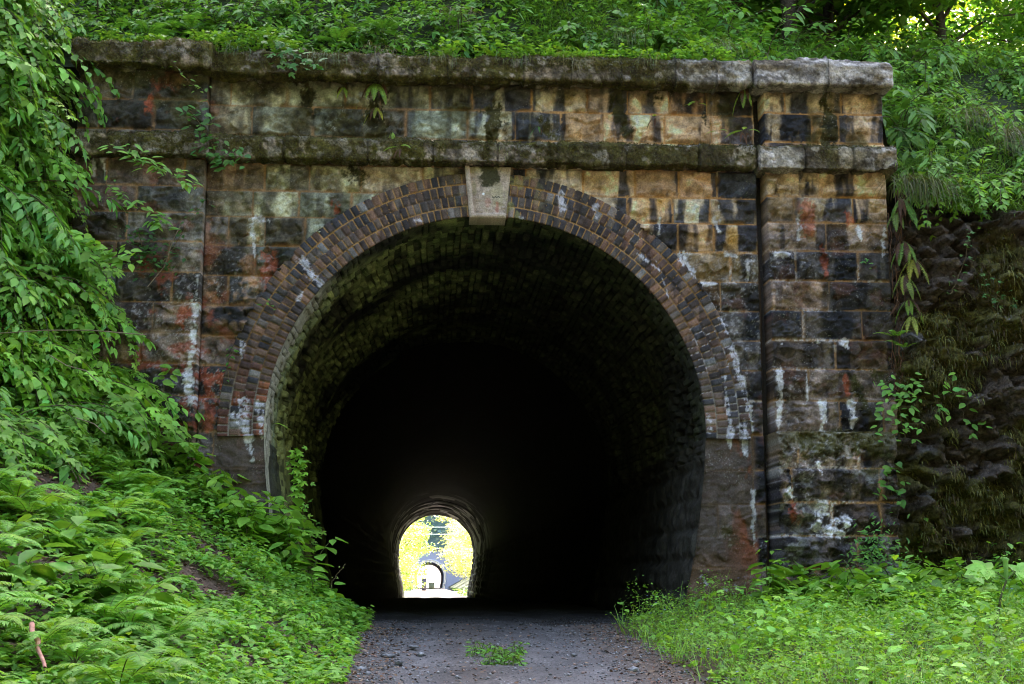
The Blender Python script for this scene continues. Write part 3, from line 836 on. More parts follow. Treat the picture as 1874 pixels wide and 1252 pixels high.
def back(x, y):
    """hillside over the tunnel"""
    x = np.asarray(x, float); y = np.asarray(y, float)
    g = 1.15 - .72 * sm(1.2, 4.2, x)
    mid = 6.05 + g * (y - .2) + (fbm(x * .8, y * .8, 811, 4) - .5) * .5 * sm(.3, 1.5, y)
    yy = np.maximum(y + .4, 0)
    right = 4.35 + np.minimum(yy * .85, 3.2) + np.maximum(0, yy - 3.8) * .36 + np.maximum(0, yy - 9) * .06 + (fbm(x * .8, y * .8, 812, 4) - .5) * .6
    k = sm(4.42, 4.62, x)
    h = mid * (1 - k) + np.minimum(right, mid + 3) * k
    lw = sm(-4.45, -4.7, x)
    h = h * (1 - lw) + np.maximum(h, front(x, y * 0) + (y) * .9) * lw
    top = 30 - 16 * sm(2, 10, x)
    h = np.minimum(h, top + (fbm(x * .06, y * .06, 813, 3) - .5) * 6)
    dn = np.maximum(0, y - 44) * .95
    h = np.minimum(h, np.maximum(top - dn, pathz(y) + np.where(y > 71.5, np.maximum(0, np.abs(x) - 2.6) * .55, 6.3)))
    hill2 = np.maximum(0, (y - 214)) * 1.6 + 6.5
    return h


def sheet(name, xs, ys, fn, mat, colfn, kind='structure', mask=None):
    X, Y = np.meshgrid(xs, ys)
    Zz = fn(X, Y)
    keep = None
    if mask is not None:
        mk = mask(X, Y); keep = mk[:-1, :-1] & mk[1:, :-1] & mk[:-1, 1:] & mk[1:, 1:]
    o = mesh(name, np.stack([X, Y, Zz], -1).reshape(-1, 3), [grid_faces(*X.shape, keep=keep)], mat, None, colfn(X, Y, Zz).reshape(-1, 3), True)
    tag(o, kind=kind)
    return o


def nonuni(a, b, c0, c1, fine, coarse):
    L = [x for x in np.arange(a, c0, coarse)] + [x for x in np.arange(c0, c1, fine)] + [x for x in np.arange(c1, b + coarse, coarse)]
    return np.array(L)


def soilcol(X, Y, Z):
    n = fbm(X * 3, Y * 3, 900, 4)[..., None]; m_ = fbm(X * 11, Y * 11, 901, 4)[..., None]
    return (c([.075, .05, .035]) * (1 - n) + c([.11, .07, .05]) * n) * (.5 + m_)


def hillcol(X, Y, Z):
    n = fbm(X * 2, Y * 2, 905, 4)[..., None]; m_ = fbm(X * 9, Y * 9, 906, 4)[..., None]
    return (c([.02, .035, .010]) * (1 - n) + c([.035, .04, .016]) * n) * (.4 + 1.2 * m_)


sheet("ground", nonuni(-60, 60, -6, 6, .07, 1.5), nonuni(-80, .25, -9, .25, .07, 1.5)[:-1], front, M_SOIL, soilcol)
sheet("hill", nonuni(-60, 60, -6, 8, .12, 1.5), np.concatenate([np.arange(.16, 8, .12), np.arange(8, 300, 1.6)]),
      lambda x, y: back(x, y), M_SOIL, hillcol,
      mask=lambda X, Y: ~((Y > 70.5) & (np.abs(X) < 3.1)))


def sky_block_hill(x, y):
    d_ = np.maximum(0, -20 - y) * .95 + np.maximum(0, np.abs(x) - 16) * .7
    return -1.8 + np.minimum(d_, 34) + (fbm(x * .1, y * .1, 820, 4) - .5) * 5 * sm(0, 6, d_)


sheet("hill", np.arange(-70, 70.1, 1.4), np.arange(-90, -19, 1.4), sky_block_hill, M_SOIL, hillcol)  # unseen hillside behind the camera, added to block low sky light


def pathcol(X, Y, Z):
    n = fbm(X * 2.2, Y * 1.2, 910, 4)[..., None]; m_ = fbm(X * 14, Y * 14, 911, 4)[..., None]
    edge = (sm(.75, 1.25, np.abs(X + .15 + .2 * (n[..., 0] - .5))))[..., None] * (Y < 0)[..., None] * .85
    mid = (np.exp(-((X + .25) / .25) ** 2) * (Y < 0))[..., None] * .3
    br_ = np.clip(edge + mid, 0, 1)
    trk = (np.exp(-((np.abs(X + .05 * np.sin(Y * .7)) - .68) / .17) ** 2) * .35)[..., None]
    col = c([.115, .102, .102]) * (.55 + .9 * n) * (1 + trk)
    col = col * (1 - .82 * sm(-3.2, 1.6, Y + 1.5 * (n[..., 0] - .5))[..., None])  # path colour darkened towards the mouth and inside, shade painted in
    col = col * (1 - br_) + c([.115, .08, .06]) * br_
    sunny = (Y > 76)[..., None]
    col = np.where(sunny, c([.33, .27, .23]) + 0 * col, col)  # lighter path colour beyond the exit, sunshine painted in
    return col * (.6 + .8 * m_)


def pz(x, y):
    return pathz(y) + .012 + (fbm(x * 2, y * 2, 912, 4) - .5) * .07 - .025 * np.exp(-((np.abs(x) - .68) / .2) ** 2) - .05 * sm(1.15, 1.9, np.abs(x)) * (y < -.3)


pathx = np.arange(-2.3, 2.31, .05)
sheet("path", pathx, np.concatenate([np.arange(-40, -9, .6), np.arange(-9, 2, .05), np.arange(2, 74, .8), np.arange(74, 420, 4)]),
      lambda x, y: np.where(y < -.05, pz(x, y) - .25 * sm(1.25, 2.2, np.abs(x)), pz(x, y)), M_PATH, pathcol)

# cliff on the right
xs = np.arange(4.25, 9.6, .022); zs = np.arange(-.5, 4.75, .022)
X, Z = np.meshgrid(xs, zs)
Yc = -.02 - .22 * (X - 4.3) + (fbm(X * .9, Z * .8, 701, 5, .55) - .5) * .55 + (fbm(X * 4, Z * 4, 702, 6, .7) - .5) * .30
lay = fbm(X * .7 + Z * .25, Z * 3.0 + X * .5, 703, 4, .55)
Yc += (fbm(X * 2.2 + Z, Z * 2.6, 709, 5, .62) - .5) * .25 
for sc_, am_ in ((1.6, .03), (4.2, .03), (9.5, .022)):
    w1, w2, wx, wy = worley(X * sc_ + .8 * (fbm(X * 2, Z * 2, 711, 3) - .5), Z * sc_ * 1.15 + X * .3 * sc_, 712 + int(sc_ * 10))
    Yc += (_h(wx, wy, 713) - .5) * am_ * 1.2 + (_h(wx, wy, 714) - .5) * am_ * 1.4 * (X * sc_ - wx - .5) + (_h(wx, wy, 715) - .3) * am_ * 1.2 * (Z * sc_ * 1.15 - wy - .5) + am_ * .5 * sm(.10, .0, w2 - w1)
Yc += sm(3.9, 4.75, Z) ** 2 * .9
Yc = np.where(X < 4.45, np.maximum(Yc, -.1), Yc)
n1 = fbm(X * 1.6, Z * 1.6, 704, 4)[..., None]; n2 = fbm(X * 10, Z * 10, 705, 4, .65)[..., None]; n3 = fbm(X * 3.5, Z * 3.5, 706, 4, .6)[..., None]
col = c([.085, .062, .048]) * (.3 + 1.4 * n2)
mm = sm(.44, .56, n1 + .3 * (n3 - .5))
col = col * (1 - mm) + c([.10, .088, .022]) * (.3 + 1.4 * n2) * mm
gp = sm(.6, .7, n3) * sm(.52, .42, n1)
col = col * (1 - gp * .7) + c([.13, .12, .13]) * (.4 + 1.1 * n2) * gp * .7
cliff = mesh("cliff", np.stack([X, Yc, Z], -1).reshape(-1, 3), [grid_faces(*X.shape)], M_ROCK, None, col.reshape(-1, 3))
tag(cliff, kind="structure")


def cliff_y(x, z):
    i = int(np.clip((z + .5) / .022, 0, len(zs) - 1)); j = int(np.clip((x - 4.25) / .022, 0, len(xs) - 1))
    return float(Yc[i, j])


# ------------------------------------------------------------------ leaves
def T_ovate(wd=.30, droop=.18, fold=.10):
    xs_ = [0, .22, .5, .78, 1.0]; ws = [0, .85, 1.0, .55, 0]
    V = []; 
    for a, b in zip(xs_, ws):
        z_ = -droop * a * a
        V.append((a, 0, z_ - (0 if b == 0 else fold * .35)))
    for sgn in (1, -1):
        for a, b in zip(xs_[1:4], ws[1:4]):
            V.append((a - .02, sgn * wd * b, -droop * a * a + fold * .3))
    T = []; Q = []
    for o, s_ in ((5, 1), (8, -1)):
        t = [[0, 1, o], [3, 4, o + 2]]; q = [[1, 2, o + 1, o], [2, 3, o + 2, o + 1]]
        if s_ > 0: T += t; Q += q
        else: T += [x[::-1] for x in t]; Q += [x[::-1] for x in q]
    return np.array(V, float), np.array(T), np.array(Q)


def T_lobed(n=3, depth=.45):
    ang = {3: [-62, 0, 62], 5: [-105, -50, 0, 50, 105]}[n]; ln = {3: [.72, 1.0, .72], 5: [.5, .8, 1.0, .8, .5]}[n]
    V = [(0, 0, 0), (.3, 0, -.02)]; ring = []
    for i, (a, l) in enumerate(zip(ang, ln)):
        a_ = R(a)
        def p(r_, da): return (.18 + r_ * math.cos(a_ + da), r_ * math.sin(a_ + da), -.16 * r_ * r_)
        if i == 0: ring.append((.05, p(.3, -.5)[1], 0))
        ring += [p(l * .55, -.30), p(l * .85, 0), p(l * .55, .30)]
        if i < n - 1:
            am = R((ang[i] + ang[i + 1]) / 2)
            ring.append((.18 + depth * .62 * math.cos(am), depth * .62 * math.sin(am), -.02))
        else: ring.append((.05, p(.3, .5)[1], 0))
    V += ring
    T = [[1, 2 + i, 3 + i] for i in range(len(ring) - 1)] + [[0, 2, 1], [0, 1, 1 + len(ring)]]
    return np.array(V, float), np.array(T), None


T_BIG = T_ovate(.33, .22, .12); T_NAR = T_ovate(.17, .25, .06); T_OV = T_ovate(.30, .15, .10); T_L3 = T_lobed(3); T_L5 = T_lobed(5, .5)
T_TINY = (np.array([(0, 0, 0), (.5, .33, .03), (1, 0, -.06), (.5, -.33, .03)], float), None, np.array([[0, 3, 2, 1]]))


def leaves(acc, tmpl, P_, D_, N_, S_, C_):
    """scatter a leaf template: positions, pointing directions, approximate normals, sizes, colours"""
    V, T, Q = tmpl
    D_ = D_ / (np.linalg.norm(D_, axis=1)[:, None] + 1e-9)
    Yd = np.cross(N_, D_); Yd /= np.linalg.norm(Yd, axis=1)[:, None] + 1e-9
    Nn = np.cross(D_, Yd)
    S_ = np.broadcast_to(S_, (len(P_),))
    W = P_[:, None] + S_[:, None, None] * (V[None, :, 0:1] * D_[:, None] + V[None, :, 1:2] * Yd[:, None] + V[None, :, 2:3] * Nn[:, None])
    n, k = len(P_), len(V)
    off_ = (np.arange(n) * k)[:, None, None]
    acc.add(W.reshape(-1, 3), (T[None] + off_).reshape(-1, 3) if T is not None else None,
            (Q[None] + off_).reshape(-1, 4) if Q is not None else None, np.repeat(C_, k, 0))


def lc(base, n, v=.25, hue=.12, r=rng):
    """individual leaf colours round a base"""
    b = np.array(base)[None] * r.uniform(1 - v * 1.3, 1 + v * 1.2, (n, 1))
    h = r.normal(0, hue * 1.25, (n, 1))
    h = np.where(r.random((n, 1)) < (.02 if n > 400 else 0), .55, h)
    return np.clip(b * np.concatenate([1 + h, 1 + h * .25, 1 - h * .5], 1), .003, .6)


def frond(acc, root, az, L, arch, base, r, pairs=20, width=.19, start=.12, hang=0.0, wob=.0, thin=1.2):
    """one fern frond"""
    t = np.linspace(0, 1, pairs * 2)
    el = R(70) * (1 - t) ** 1.0 * arch - R(38) * t - hang * R(60)
    ds = L / len(t)
    azs = az + wob * np.sin(t * 2)
    d = np.stack([np.cos(el) * np.cos(azs), np.cos(el) * np.sin(azs), np.sin(el)], -1)
    p = np.array(root) + np.cumsum(d * ds, axis=0)
    sdv = np.stack([-np.sin(azs), np.cos(azs), 0 * azs], -1)
    nv = np.cross(d, sdv)
    nv = np.where(nv[:, 2:3] < 0, -nv, nv)
    tt = (t - start) / (1 - start)
    lw = L * width * np.clip(np.sin(np.clip(tt, 0, 1) ** .62 * np.pi), 0, 1) ** .75
    ok = (t > start) & (lw > .004)
    Ps = []; Ds = []; Ns = []; Ss = []
    for sg in (1, -1):
        dd = sdv * sg + d * .32 - nv * .12 + r.normal(0, .06, d.shape)
        Ps.append(p[ok]); Ds.append(dd[ok]); Ns.append(nv[ok] + r.normal(0, .1, d[ok].shape)); Ss.append(lw[ok])
    Pn = np.concatenate(Ps); n = len(Pn)
    wr = ds * thin
    # pinnae: narrow serrate blades (alternating wide and narrow points)
    Lp = np.concatenate(Ss)
    Dn = np.concatenate(Ds); Nn = np.concatenate(Ns)
    Dn /= np.linalg.norm(Dn, axis=1)[:, None]
    Yd = np.cross(Nn, Dn); Yd /= np.linalg.norm(Yd, axis=1)[:, None]
    Nz = np.cross(Dn, Yd)
    prof_ = [(0, .55), (.18, .95), (.22, .70), (.42, .85), (.46, .58), (.68, .6), (.72, .36), (1, .03)]
    Vv_ = []
    for a, b in prof_:
        q = Pn + Dn * (Lp * a)[:, None] - Nz * (Lp * .18 * a * a)[:, None]
        Vv_.append(q + Yd * (wr * .5 * b)); Vv_.append(q - Yd * (wr * .5 * b))
    Vs = np.stack(Vv_, 1).reshape(-1, 3); k = len(prof_) * 2
    Q = np.array([[2 * i, 2 * i + 1, 2 * i + 3, 2 * i + 2] for i in range(len(prof_) - 1)])
    C_ = lc(base, n, .12, .06, r)
    acc.add(Vs, None, (Q[None] + (np.arange(n) * k)[:, None, None]).reshape(-1, 4), np.repeat(C_, k, 0))
    acc.tube(p[::4], np.linspace(.004, .001, len(p[::4])) * (L / .6), (.10, .10, .03), 4)
    return p


def make_fern(seed, L=.55, n=9, base=(.14, .30, .045), arch=.9, spread=(0, 2 * math.pi), yellow=.25, pairs=20, width=.19, hang=0.0, thin=1.2):
    r = np.random.default_rng(seed)
    a = Acc()
    for i in range(n):
        az = spread[0] + (i + r.uniform(-.3, .3)) / n * (spread[1] - spread[0])
        b = np.array(base) * (np.array([1.35, 1.12, .8]) if r.random() < yellow else 1)
        frond(a, (0, 0, 0), az, L * r.uniform(.7, 1.15), arch * r.uniform(.65, 1.2), b, r, pairs, width, hang=hang, wob=r.uniform(-.4, .4), thin=thin)
    return a


def make_spray(seed, tmpl, leaf=.09, n=9, L=1.0, base=(.06, .16, .03), out=1.0, gap=.055, rise=.9, side=1.0, sz=1.0):
    """a clump of arching leafy stems; +X is the outward side. returns stems, foliage"""
    r = np.random.default_rng(seed)
    st_, fo = Acc(), Acc()
    P_, D_, N_, S_ = [], [], [], []
    for i in range(n):
        az = r.normal(0, .75) * side; el = rise * r.uniform(.3, 1.2)
        l = L * r.uniform(.55, 1.15); m = max(8, int(l / gap))
        d = np.array([math.cos(el) * math.cos(az) * out, math.cos(el) * math.sin(az), math.sin(el)])
        p = np.array([r.uniform(-.1, .1), r.uniform(-.25, .25), -.02]); pts = [p]
        g = r.uniform(.9, 1.9) * 1.6 / m
        for k in range(m):
            d = d + np.array([.02, 0, -g]) + r.normal(0, .05, 3); d /= np.linalg.norm(d)
            p = p + d * (l / m); pts.append(p)
            if k > 1:
                for sg in (1, -1):
                    if r.random() < .12: continue
                    s3 = np.cross(d, [0, 0, 1]); s3 /= np.linalg.norm(s3) + 1e-6
                    dd = d * r.uniform(.3, .9) + s3 * sg * r.uniform(.5, 1.1) + np.array([0, 0, -.35 + r.normal(0, .2)])
                    q = p + dd / np.linalg.norm(dd) * leaf * .25
                    P_.append(q); D_.append(dd); N_.append(np.array([.35, 0, 1.0]) + r.normal(0, .28, 3)); S_.append(leaf * r.uniform(.6, 1.2) * (1 - .35 * k / m))
        pts.append(p + d * leaf * .2)
        P_.append(pts[-1]); D_.append(d); N_.append(np.array([.3, 0, 1.0])); S_.append(leaf * .7)
        st_.tube(np.array(pts)[::2], np.linspace(.006, .0015, len(pts[::2])), (.09, .075, .04), 4)
    P_ = np.array(P_); n_ = len(P_)
    leaves(fo, tmpl, P_, np.array(D_), np.array(N_), np.array(S_), lc(base, n_, .25, .10, r))
    return st_, fo


def thing_of(name, parts, label, cat, group=None):
    t = empty(name, (0, 0, 0), label, cat, group)
    for nm, a, m in parts:
        a.build(nm, m, t)
    return t


def place(o, loc, rz=0.0, s=1.0, tilt=(0, 0)):
    o.location = loc; o.rotation_euler = (tilt[0], tilt[1], rz); o.scale = (s, s, s)
    return o


def scatter(protos, spots, label=None, group=None):
    """spots: (loc, rz, scale). each proto is placed itself the first time, then copied"""
    used_ = set()
    for i, (loc, rz, s_) in enumerate(spots):
        k = random.randrange(len(protos)) if i >= len(protos) else i
        o = protos[k] if k not in used_ else copy_tree(protos[k])
        used_.add(k)
        place(o, loc, rz, s_, (random.uniform(-.12, .12), random.uniform(-.12, .12)))
    for k, p_ in enumerate(protos):
        if k not in used_:
            for ch in list(p_.children): bpy.data.objects.remove(ch)
            bpy.data.objects.remove(p_)


def cam_px(p):
    q = np.array(p) - CAM; dd = q @ fw
    return 937 + F * (q @ rt) / dd, 626 - F * (q @ up) / dd


def bank_pts(n, cond, seed, xr=(-6.5, -1.2), yr=(-7.5, .1)):
    """points spread evenly over the bank's slope, kept where cond(px, py, x, y, z) holds"""
    r = np.random.default_rng(seed); out = []
    tries = 0
    while len(out) < n and tries < 400:
        tries += 1
        x = r.uniform(*xr, 4000); y = r.uniform(*yr, 4000)
        z = front(x, y); gx = (front(x + .03, y) - z) / .03; gy = (front(x, y + .03) - z) / .03
        ar = np.sqrt(1 + gx ** 2 + gy ** 2)
        k = r.random(4000) < ar / 5
        P3 = np.stack([x, y, z], -1)[k]; G = np.stack([gx, gy], -1)[k]
        q = P3 - CAM; dd = q @ fw
        px = 937 + F * (q @ rt) / dd; py = 626 - F * (q @ up) / dd
        ok = (dd > 3) & (px > -150) & (px < 2000) & (py > -150) & (py < 1400) & cond(px, py, P3[:, 0], P3[:, 1], P3[:, 2])
        for p_, g_ in zip(P3[ok], G[ok]): out.append((p_, g_))
    return out[:n]


# ---------- left bank: lobed-leaf shrubs on the steep upper part
sp = []
for k, (tm, lf_, bs) in enumerate([(T_L3, .125, (.15, .30, .045)), (T_L5, .12, (.17, .33, .046)), (T_OV, .115, (.13, .27, .042)), (T_L3, .14, (.21, .38, .050)), (T_NAR, .17, (.13, .30, .06)), (T_BIG, .15, (.17, .35, .05)), (T_L5, .085, (.22, .36, .06))]):
    s_, f_ = make_spray(40 + k, tm, lf_, 13, .95, tuple(np.array(bs) * 1.15))
    sp.append(thing_of("shrub", [("stems", s_, M_BARK), ("foliage", f_, M_LEAF)],
                       "arching leafy shrub in the dense green growth on the left slope beside the portal", "shrub", "leafy shrubs on the left slope"))
pts = bank_pts(104, lambda px, py, x, y, z: (z > 1.5) & (py < 800) & (px < 60 + np.maximum(0, py - 250) * .33), 31)
spots = []
for p_, g_ in pts:
    n_ = np.array([-g_[0], -g_[1], 1]); n_ /= np.linalg.norm(n_)
    rz = math.atan2(n_[1] - .15, n_[0] + .05) + random.uniform(-.5, .5)
    spots.append((tuple(p_ - n_ * .05), rz, random.choice([random.uniform(.6, .9), random.uniform(.95, 1.4)])))
scatter(sp, spots)

# ---------- left bank: ferns
fs_ = []
for k in range(5):
    a = make_fern(60 + k, .60, 9, (.17, .37, .06), yellow=.2 if k else .6)
    o = a.build("fern", M_FERN); tag(o, "light green fern with arching fronds on the lower left slope", "fern", "ferns on the lower left slope"); fs_.append(o)
pts = bank_pts(46, lambda px, py, x, y, z: (py > 620 + px * .9) & (py < 1100) & (px < 270) & (z > .2), 32)
pts += bank_pts(22, lambda px, py, x, y, z: (py > 1080) & (px < 330) & (px + (1252 - py) < 460), 33, (-5, -1.6), (-8.5, -3))
spots = []
for p_, g_ in pts:
    rz = random.uniform(0, 6.28)
    spots.append((tuple(p_ + np.array([0, 0, .08])), rz, random.uniform(.45, 1.0)))
scatter(fs_, spots)

# ---------- broad-leaved plants by the left jamb
def make_broad(seed, n=7, H_=.6, leaf=.17, base=(.20, .38, .05), tm=None):
    r = np.random.default_rng(seed); st_, fo = Acc(), Acc(); P_, D_, N_, S_ = [], [], [], []
    for i in range(n):
        az = r.uniform(0, 6.28); l = H_ * r.uniform(.5, 1.1); lean = r.uniform(.2, .75)
        b0 = np.array([r.normal(0, .07), r.normal(0, .07), -.03])
        pts = [b0 + np.array([math.cos(az) * lean * t * t * l, math.sin(az) * lean * t * t * l, t * l * (1 - .25 * t * lean)]) for t in np.linspace(0, 1, 7)]
        st_.tube(pts, np.linspace(.006, .003, 7), (.10, .12, .04), 5)
        for k in range(2, 7):
            for sg in (1, -1):
                a2 = az + sg * r.uniform(.7, 1.7) + (k % 2) * .8
                d = np.array([math.cos(a2), math.sin(a2), r.uniform(-.45, .15)])
                P_.append(pts[k] + d * .03); D_.append(d); N_.append(np.array([0, -.15, 1]) + r.normal(0, .25, 3)); S_.append(leaf * r.uniform(.55, 1.15))
    P_ = np.array(P_)
    leaves(fo, tm or T_BIG, P_, np.array(D_), np.array(N_), np.array(S_), lc(base, len(P_), .2, .08, r))
    return st_, fo


bp_ = []
for k in range(3):
    s_, f_ = make_broad(80 + k, 7, .6, .19)
    bp_.append(thing_of("broad_leaved_plant", [("stems", s_, M_BARK), ("foliage", f_, M_LEAF)],
                        "broad heart-leaved plant growing at the foot of the left jamb", "plant", "broad-leaved plants by the left jamb"))
spots = []
for px, py in [(330, 935), (365, 960), (415, 985), (455, 1000), (395, 935), (445, 960), (480, 1030), (520, 1060), (345, 1010), (560, 1090), (600, 1100), (500, 1100), (430, 1060)]:
    # walk the view ray down to the bank
    best = None
    for yy in np.linspace(-.25, -5, 120):
        q = at(px, py, yy)
        if q[2] <= front(q[0], yy): best = q; break
    if best is None: best = at(px, py, -.6)
    spots.append(((best[0], best[1], float(front(best[0], best[1]))), random.uniform(0, 6.28), random.uniform(.8, 1.15)))
scatter(bp_, spots)
bp2 = []
for k in range(2):
    s_, f_ = make_broad(90 + k, 4, .55, .26, (.17, .34, .05))
    bp2.append(thing_of("broad_leaved_plant", [("stems", s_, M_BARK), ("foliage", f_, M_LEAF)],
                        "large smooth-leaved plant rising among the ferns of the lower left slope", "plant", "large-leaved plants among the ferns"))
spots = []
for px, py in [(40, 1080), (190, 1120), (95, 1010), (235, 1165), (20, 480), (60, 760)]:
    best = None
    for yy in np.linspace(-.4, -8, 300):
        q = at(px, py, yy)
        if q[2] <= front(q[0], yy): best = q; break
    # first surface met from the camera side
    for yy in np.linspace(-9, -.3, 400):
        q = at(px, py, yy)
        if q[2] <= front(q[0], yy): best = q; break
    if best is None: continue
    spots.append(((best[0], best[1], float(front(best[0], best[1])) - .05), random.uniform(0, 6.28), random.uniform(.7, 1.0)))
scatter(bp2, spots)

# ---------- ground cover on the left bank (nobody could count it)
def cover(name, pts, sizes, base, hgt, seed, tms, up_bias=1.0, patch=None, mat=None, v=.28):
    r = np.random.default_rng(seed); a = Acc()
    P3 = np.array([p_ for p_, g_ in pts]); G = np.array([g_ for p_, g_ in pts]); n = len(P3)
    Nn = np.stack([-G[:, 0], -G[:, 1], np.ones(n)], -1); Nn /= np.linalg.norm(Nn, axis=1)[:, None]
    hh = hgt * (.12 + 3.6 * np.clip(fbm(P3[:, 0] * 2.6, P3[:, 1] * 2.6, seed, 4) - .18, 0, 1) ** 1.5) * r.random(n) ** .7
    P3 = P3 + Nn * hh[:, None] * .6 + np.array([0, 0, 1]) * hh[:, None] * .4
    az = r.uniform(0, 6.28, n)
    D_ = np.stack([np.cos(az), np.sin(az), r.normal(-.15, .3, n)], -1)
    N_ = Nn * .5 + np.array([0, -.1, up_bias]) + r.normal(0, .32, (n, 3))
    S_ = r.uniform(*sizes, n)
    C_ = lc(base, n, v, .10, r)
    tone = (.8 + .5 * fbm(P3[:, 0] * 1.3, P3[:, 1] * 1.3, seed + 4, 3))[:, None]
    C_ = C_ * tone
    k = r.integers(0, len(tms), n)
    for j, tm in enumerate(tms):
        m_ = k == j
        leaves(a, tm, P3[m_], D_[m_], N_[m_], S_[m_], C_[m_])
    o = a.build(name, mat or M_LEAF)
    return tag(o, kind='stuff')


dens = lambda x, y, z: fbm(x * 1.6, (y + z) * 1.6, 77, 4)
pts = bank_pts(30000, lambda px, py, x, y, z: (z < 2.3) & (x < -1.15 + .25 * (fbm(y * 2, y * 0, 5, 3) - .5)) & (dens(x, y, z) < .63) & (x > -4.6), 34)
tag(cover("ground_cover", pts, (.03, .085), (.17, .35, .05), .16, 35, [T_OV, T_L3, T_BIG]), "dense small green leaves covering the lower left bank", "ground cover")
pts = bank_pts(9000, lambda px, py, x, y, z: (z > 1.3), 36)
tag(cover("undergrowth", pts, (.05, .11), (.11, .22, .035), .22, 37, [T_L3, T_OV, T_NAR]), "dark small-leaved undergrowth clothing the steep left slope", "undergrowth")

# ---------- leaf litter
r = np.random.default_rng(5)
pts = bank_pts(5200, lambda px, py, x, y, z: (z < 2.6) & (dens(x, y, z) > .54), 38, (-5, -1.0))
P3 = [p_ for p_, _ in pts]
for _ in range(3600):
    y_ = r.uniform(-6.5, -.3); x_ = (-1 if r.random() < .62 else 1) * abs(r.normal(1.2, .24)) if r.random() < .93 else r.normal(-.2, .3)
    P3.append(np.array([x_, y_, max(float(pz(x_, y_)) - .25 * float(sm(1.25, 2.2, abs(x_))), float(front(x_, y_)))]))
P3 = np.array(P3); n = len(P3); a = Acc()
P3[:, 2] += .012
az = r.uniform(0, 6.28, n)
cl = c([[.16, .085, .05], [.22, .14, .09], [.10, .06, .045], [.28, .19, .13], [.20, .10, .07]])[r.integers(0, 5, n)] * r.uniform(.6, 1.2, (n, 1))
leaves(a, T_OV, P3, np.stack([np.cos(az), np.sin(az), r.normal(0, .25, n)], -1), np.stack([r.normal(0, .5, n), r.normal(0, .5, n), np.ones(n)], -1), r.uniform(.018, .055, n) * np.where(P3[:, 2] < .12, .7, 1), cl)
tag(a.build("leaf_litter", M_DRY), "brown dead leaves strewn on the bank and path edges", "leaf litter", kind='stuff')

# ---------- right verge: low weeds
def verge_pts(n, seed, cond=None, xr=(1.05, 6.5), yr=(-8, -.1)):
    r = np.random.default_rng(seed); x = r.uniform(*xr, n * 3); y = r.uniform(*yr, n * 3)
    e0 = 1.28 + .22 * (fbm(y * 2.2, y * 0, 55, 3) - .5) * 2
    k = (x > e0) & (r.random(len(x)) < .4 + .6 * sm(0, .3, x - e0))
    if cond is not None: k &= cond(x, y)
    x = x[k][:n]; y = y[k][:n]; z = front(x, y)
    return [(np.array([a_, b_, c_]), np.array([0.0, 0.0])) for a_, b_, c_ in zip(x, y, z)]


tag(cover("weeds", verge_pts(52000, 41), (.018, .045), (.19, .37, .045), .30, 42, [T_TINY, T_TINY, T_OV], .9), "bright yellow-green low weeds filling the verge right of the path", "weeds")
tag(cover("weeds", verge_pts(6500, 43, lambda x, y: fbm(x * 1.3, y * 1.3, 44, 3) > .46), (.05, .10), (.17, .35, .045), .42, 45, [T_OV, T_BIG, T_L3]), "taller broad-leaved weeds scattered through the right verge", "weeds")


def blades(acc, P3, L_, base, r, w_=.004, lean=.5, droop=.6, dirv=None, seg=4):
    n = len(P3)
    az = r.uniform(0, 6.28, n)
    d = np.stack([np.cos(az) * lean, np.sin(az) * lean, np.ones(n)], -1) + r.normal(0, .12, (n, 3))
    if dirv is not None: d = d + np.array(dirv)
    d /= np.linalg.norm(d, axis=1)[:, None]
    sdv = np.stack([-np.sin(az), np.cos(az), 0 * az], -1)
    L_ = np.broadcast_to(L_, (n,))
    p = P3.copy(); Vs = []
    for i in range(seg + 1):
        t = i / seg; ww = w_ * (1 - t) ** .6 + .0006
        Vs += [p + sdv * ww, p - sdv * ww]
        d = d + np.array([0, 0, -droop / seg]) + 0 * d; d /= np.linalg.norm(d, axis=1)[:, None]
        p = p + d * (L_ / seg)[:, None]
    V = np.stack(Vs, 1).reshape(-1, 3); k = 2 * (seg + 1)
    Q = np.array([[2 * i, 2 * i + 1, 2 * i + 3, 2 * i + 2] for i in range(seg)])
    acc.add(V, None, (Q[None] + (np.arange(n) * k)[:, None, None]).reshape(-1, 4), np.repeat(lc(base, n, .3, .12, r), k, 0))


r = np.random.default_rng(46); a = Acc()
vp = verge_pts(9000, 47)
blades(a, np.array([p_ for p_, _ in vp]), r.uniform(.12, .30, len(vp)) * (1 + .8 * (r.random(len(vp)) > .9)), (.20, .36, .055), r, .0028, .5, .7)
tag(a.build("grass", M_GRASS), "fine grass blades mixed into the right verge", "grass", kind='stuff')
# tiny flowers
a = Acc(); vp = verge_pts(420, 48); r = np.random.default_rng(49); P3 = np.array([p_ for p_, _ in vp]); n = len(P3); P3[:, 2] += r.uniform(.12, .30, n)
flc = np.where(r.random((n, 1)) < .6, c([.30, .36, .75]), c([.75, .60, .04]))
az = r.uniform(0, 6.28, n)
for q in range(4):
    leaves(a, T_TINY, P3, np.stack([np.cos(az + q * 1.57), np.sin(az + q * 1.57), 0 * az + .2], -1), np.stack([0 * az, 0 * az - .7, 0 * az + 1], -1), .011, flc)
tag(a.build("wildflowers", M_PETAL), "tiny pale blue and yellow flowers dotting the right verge", "wildflowers", kind='stuff')

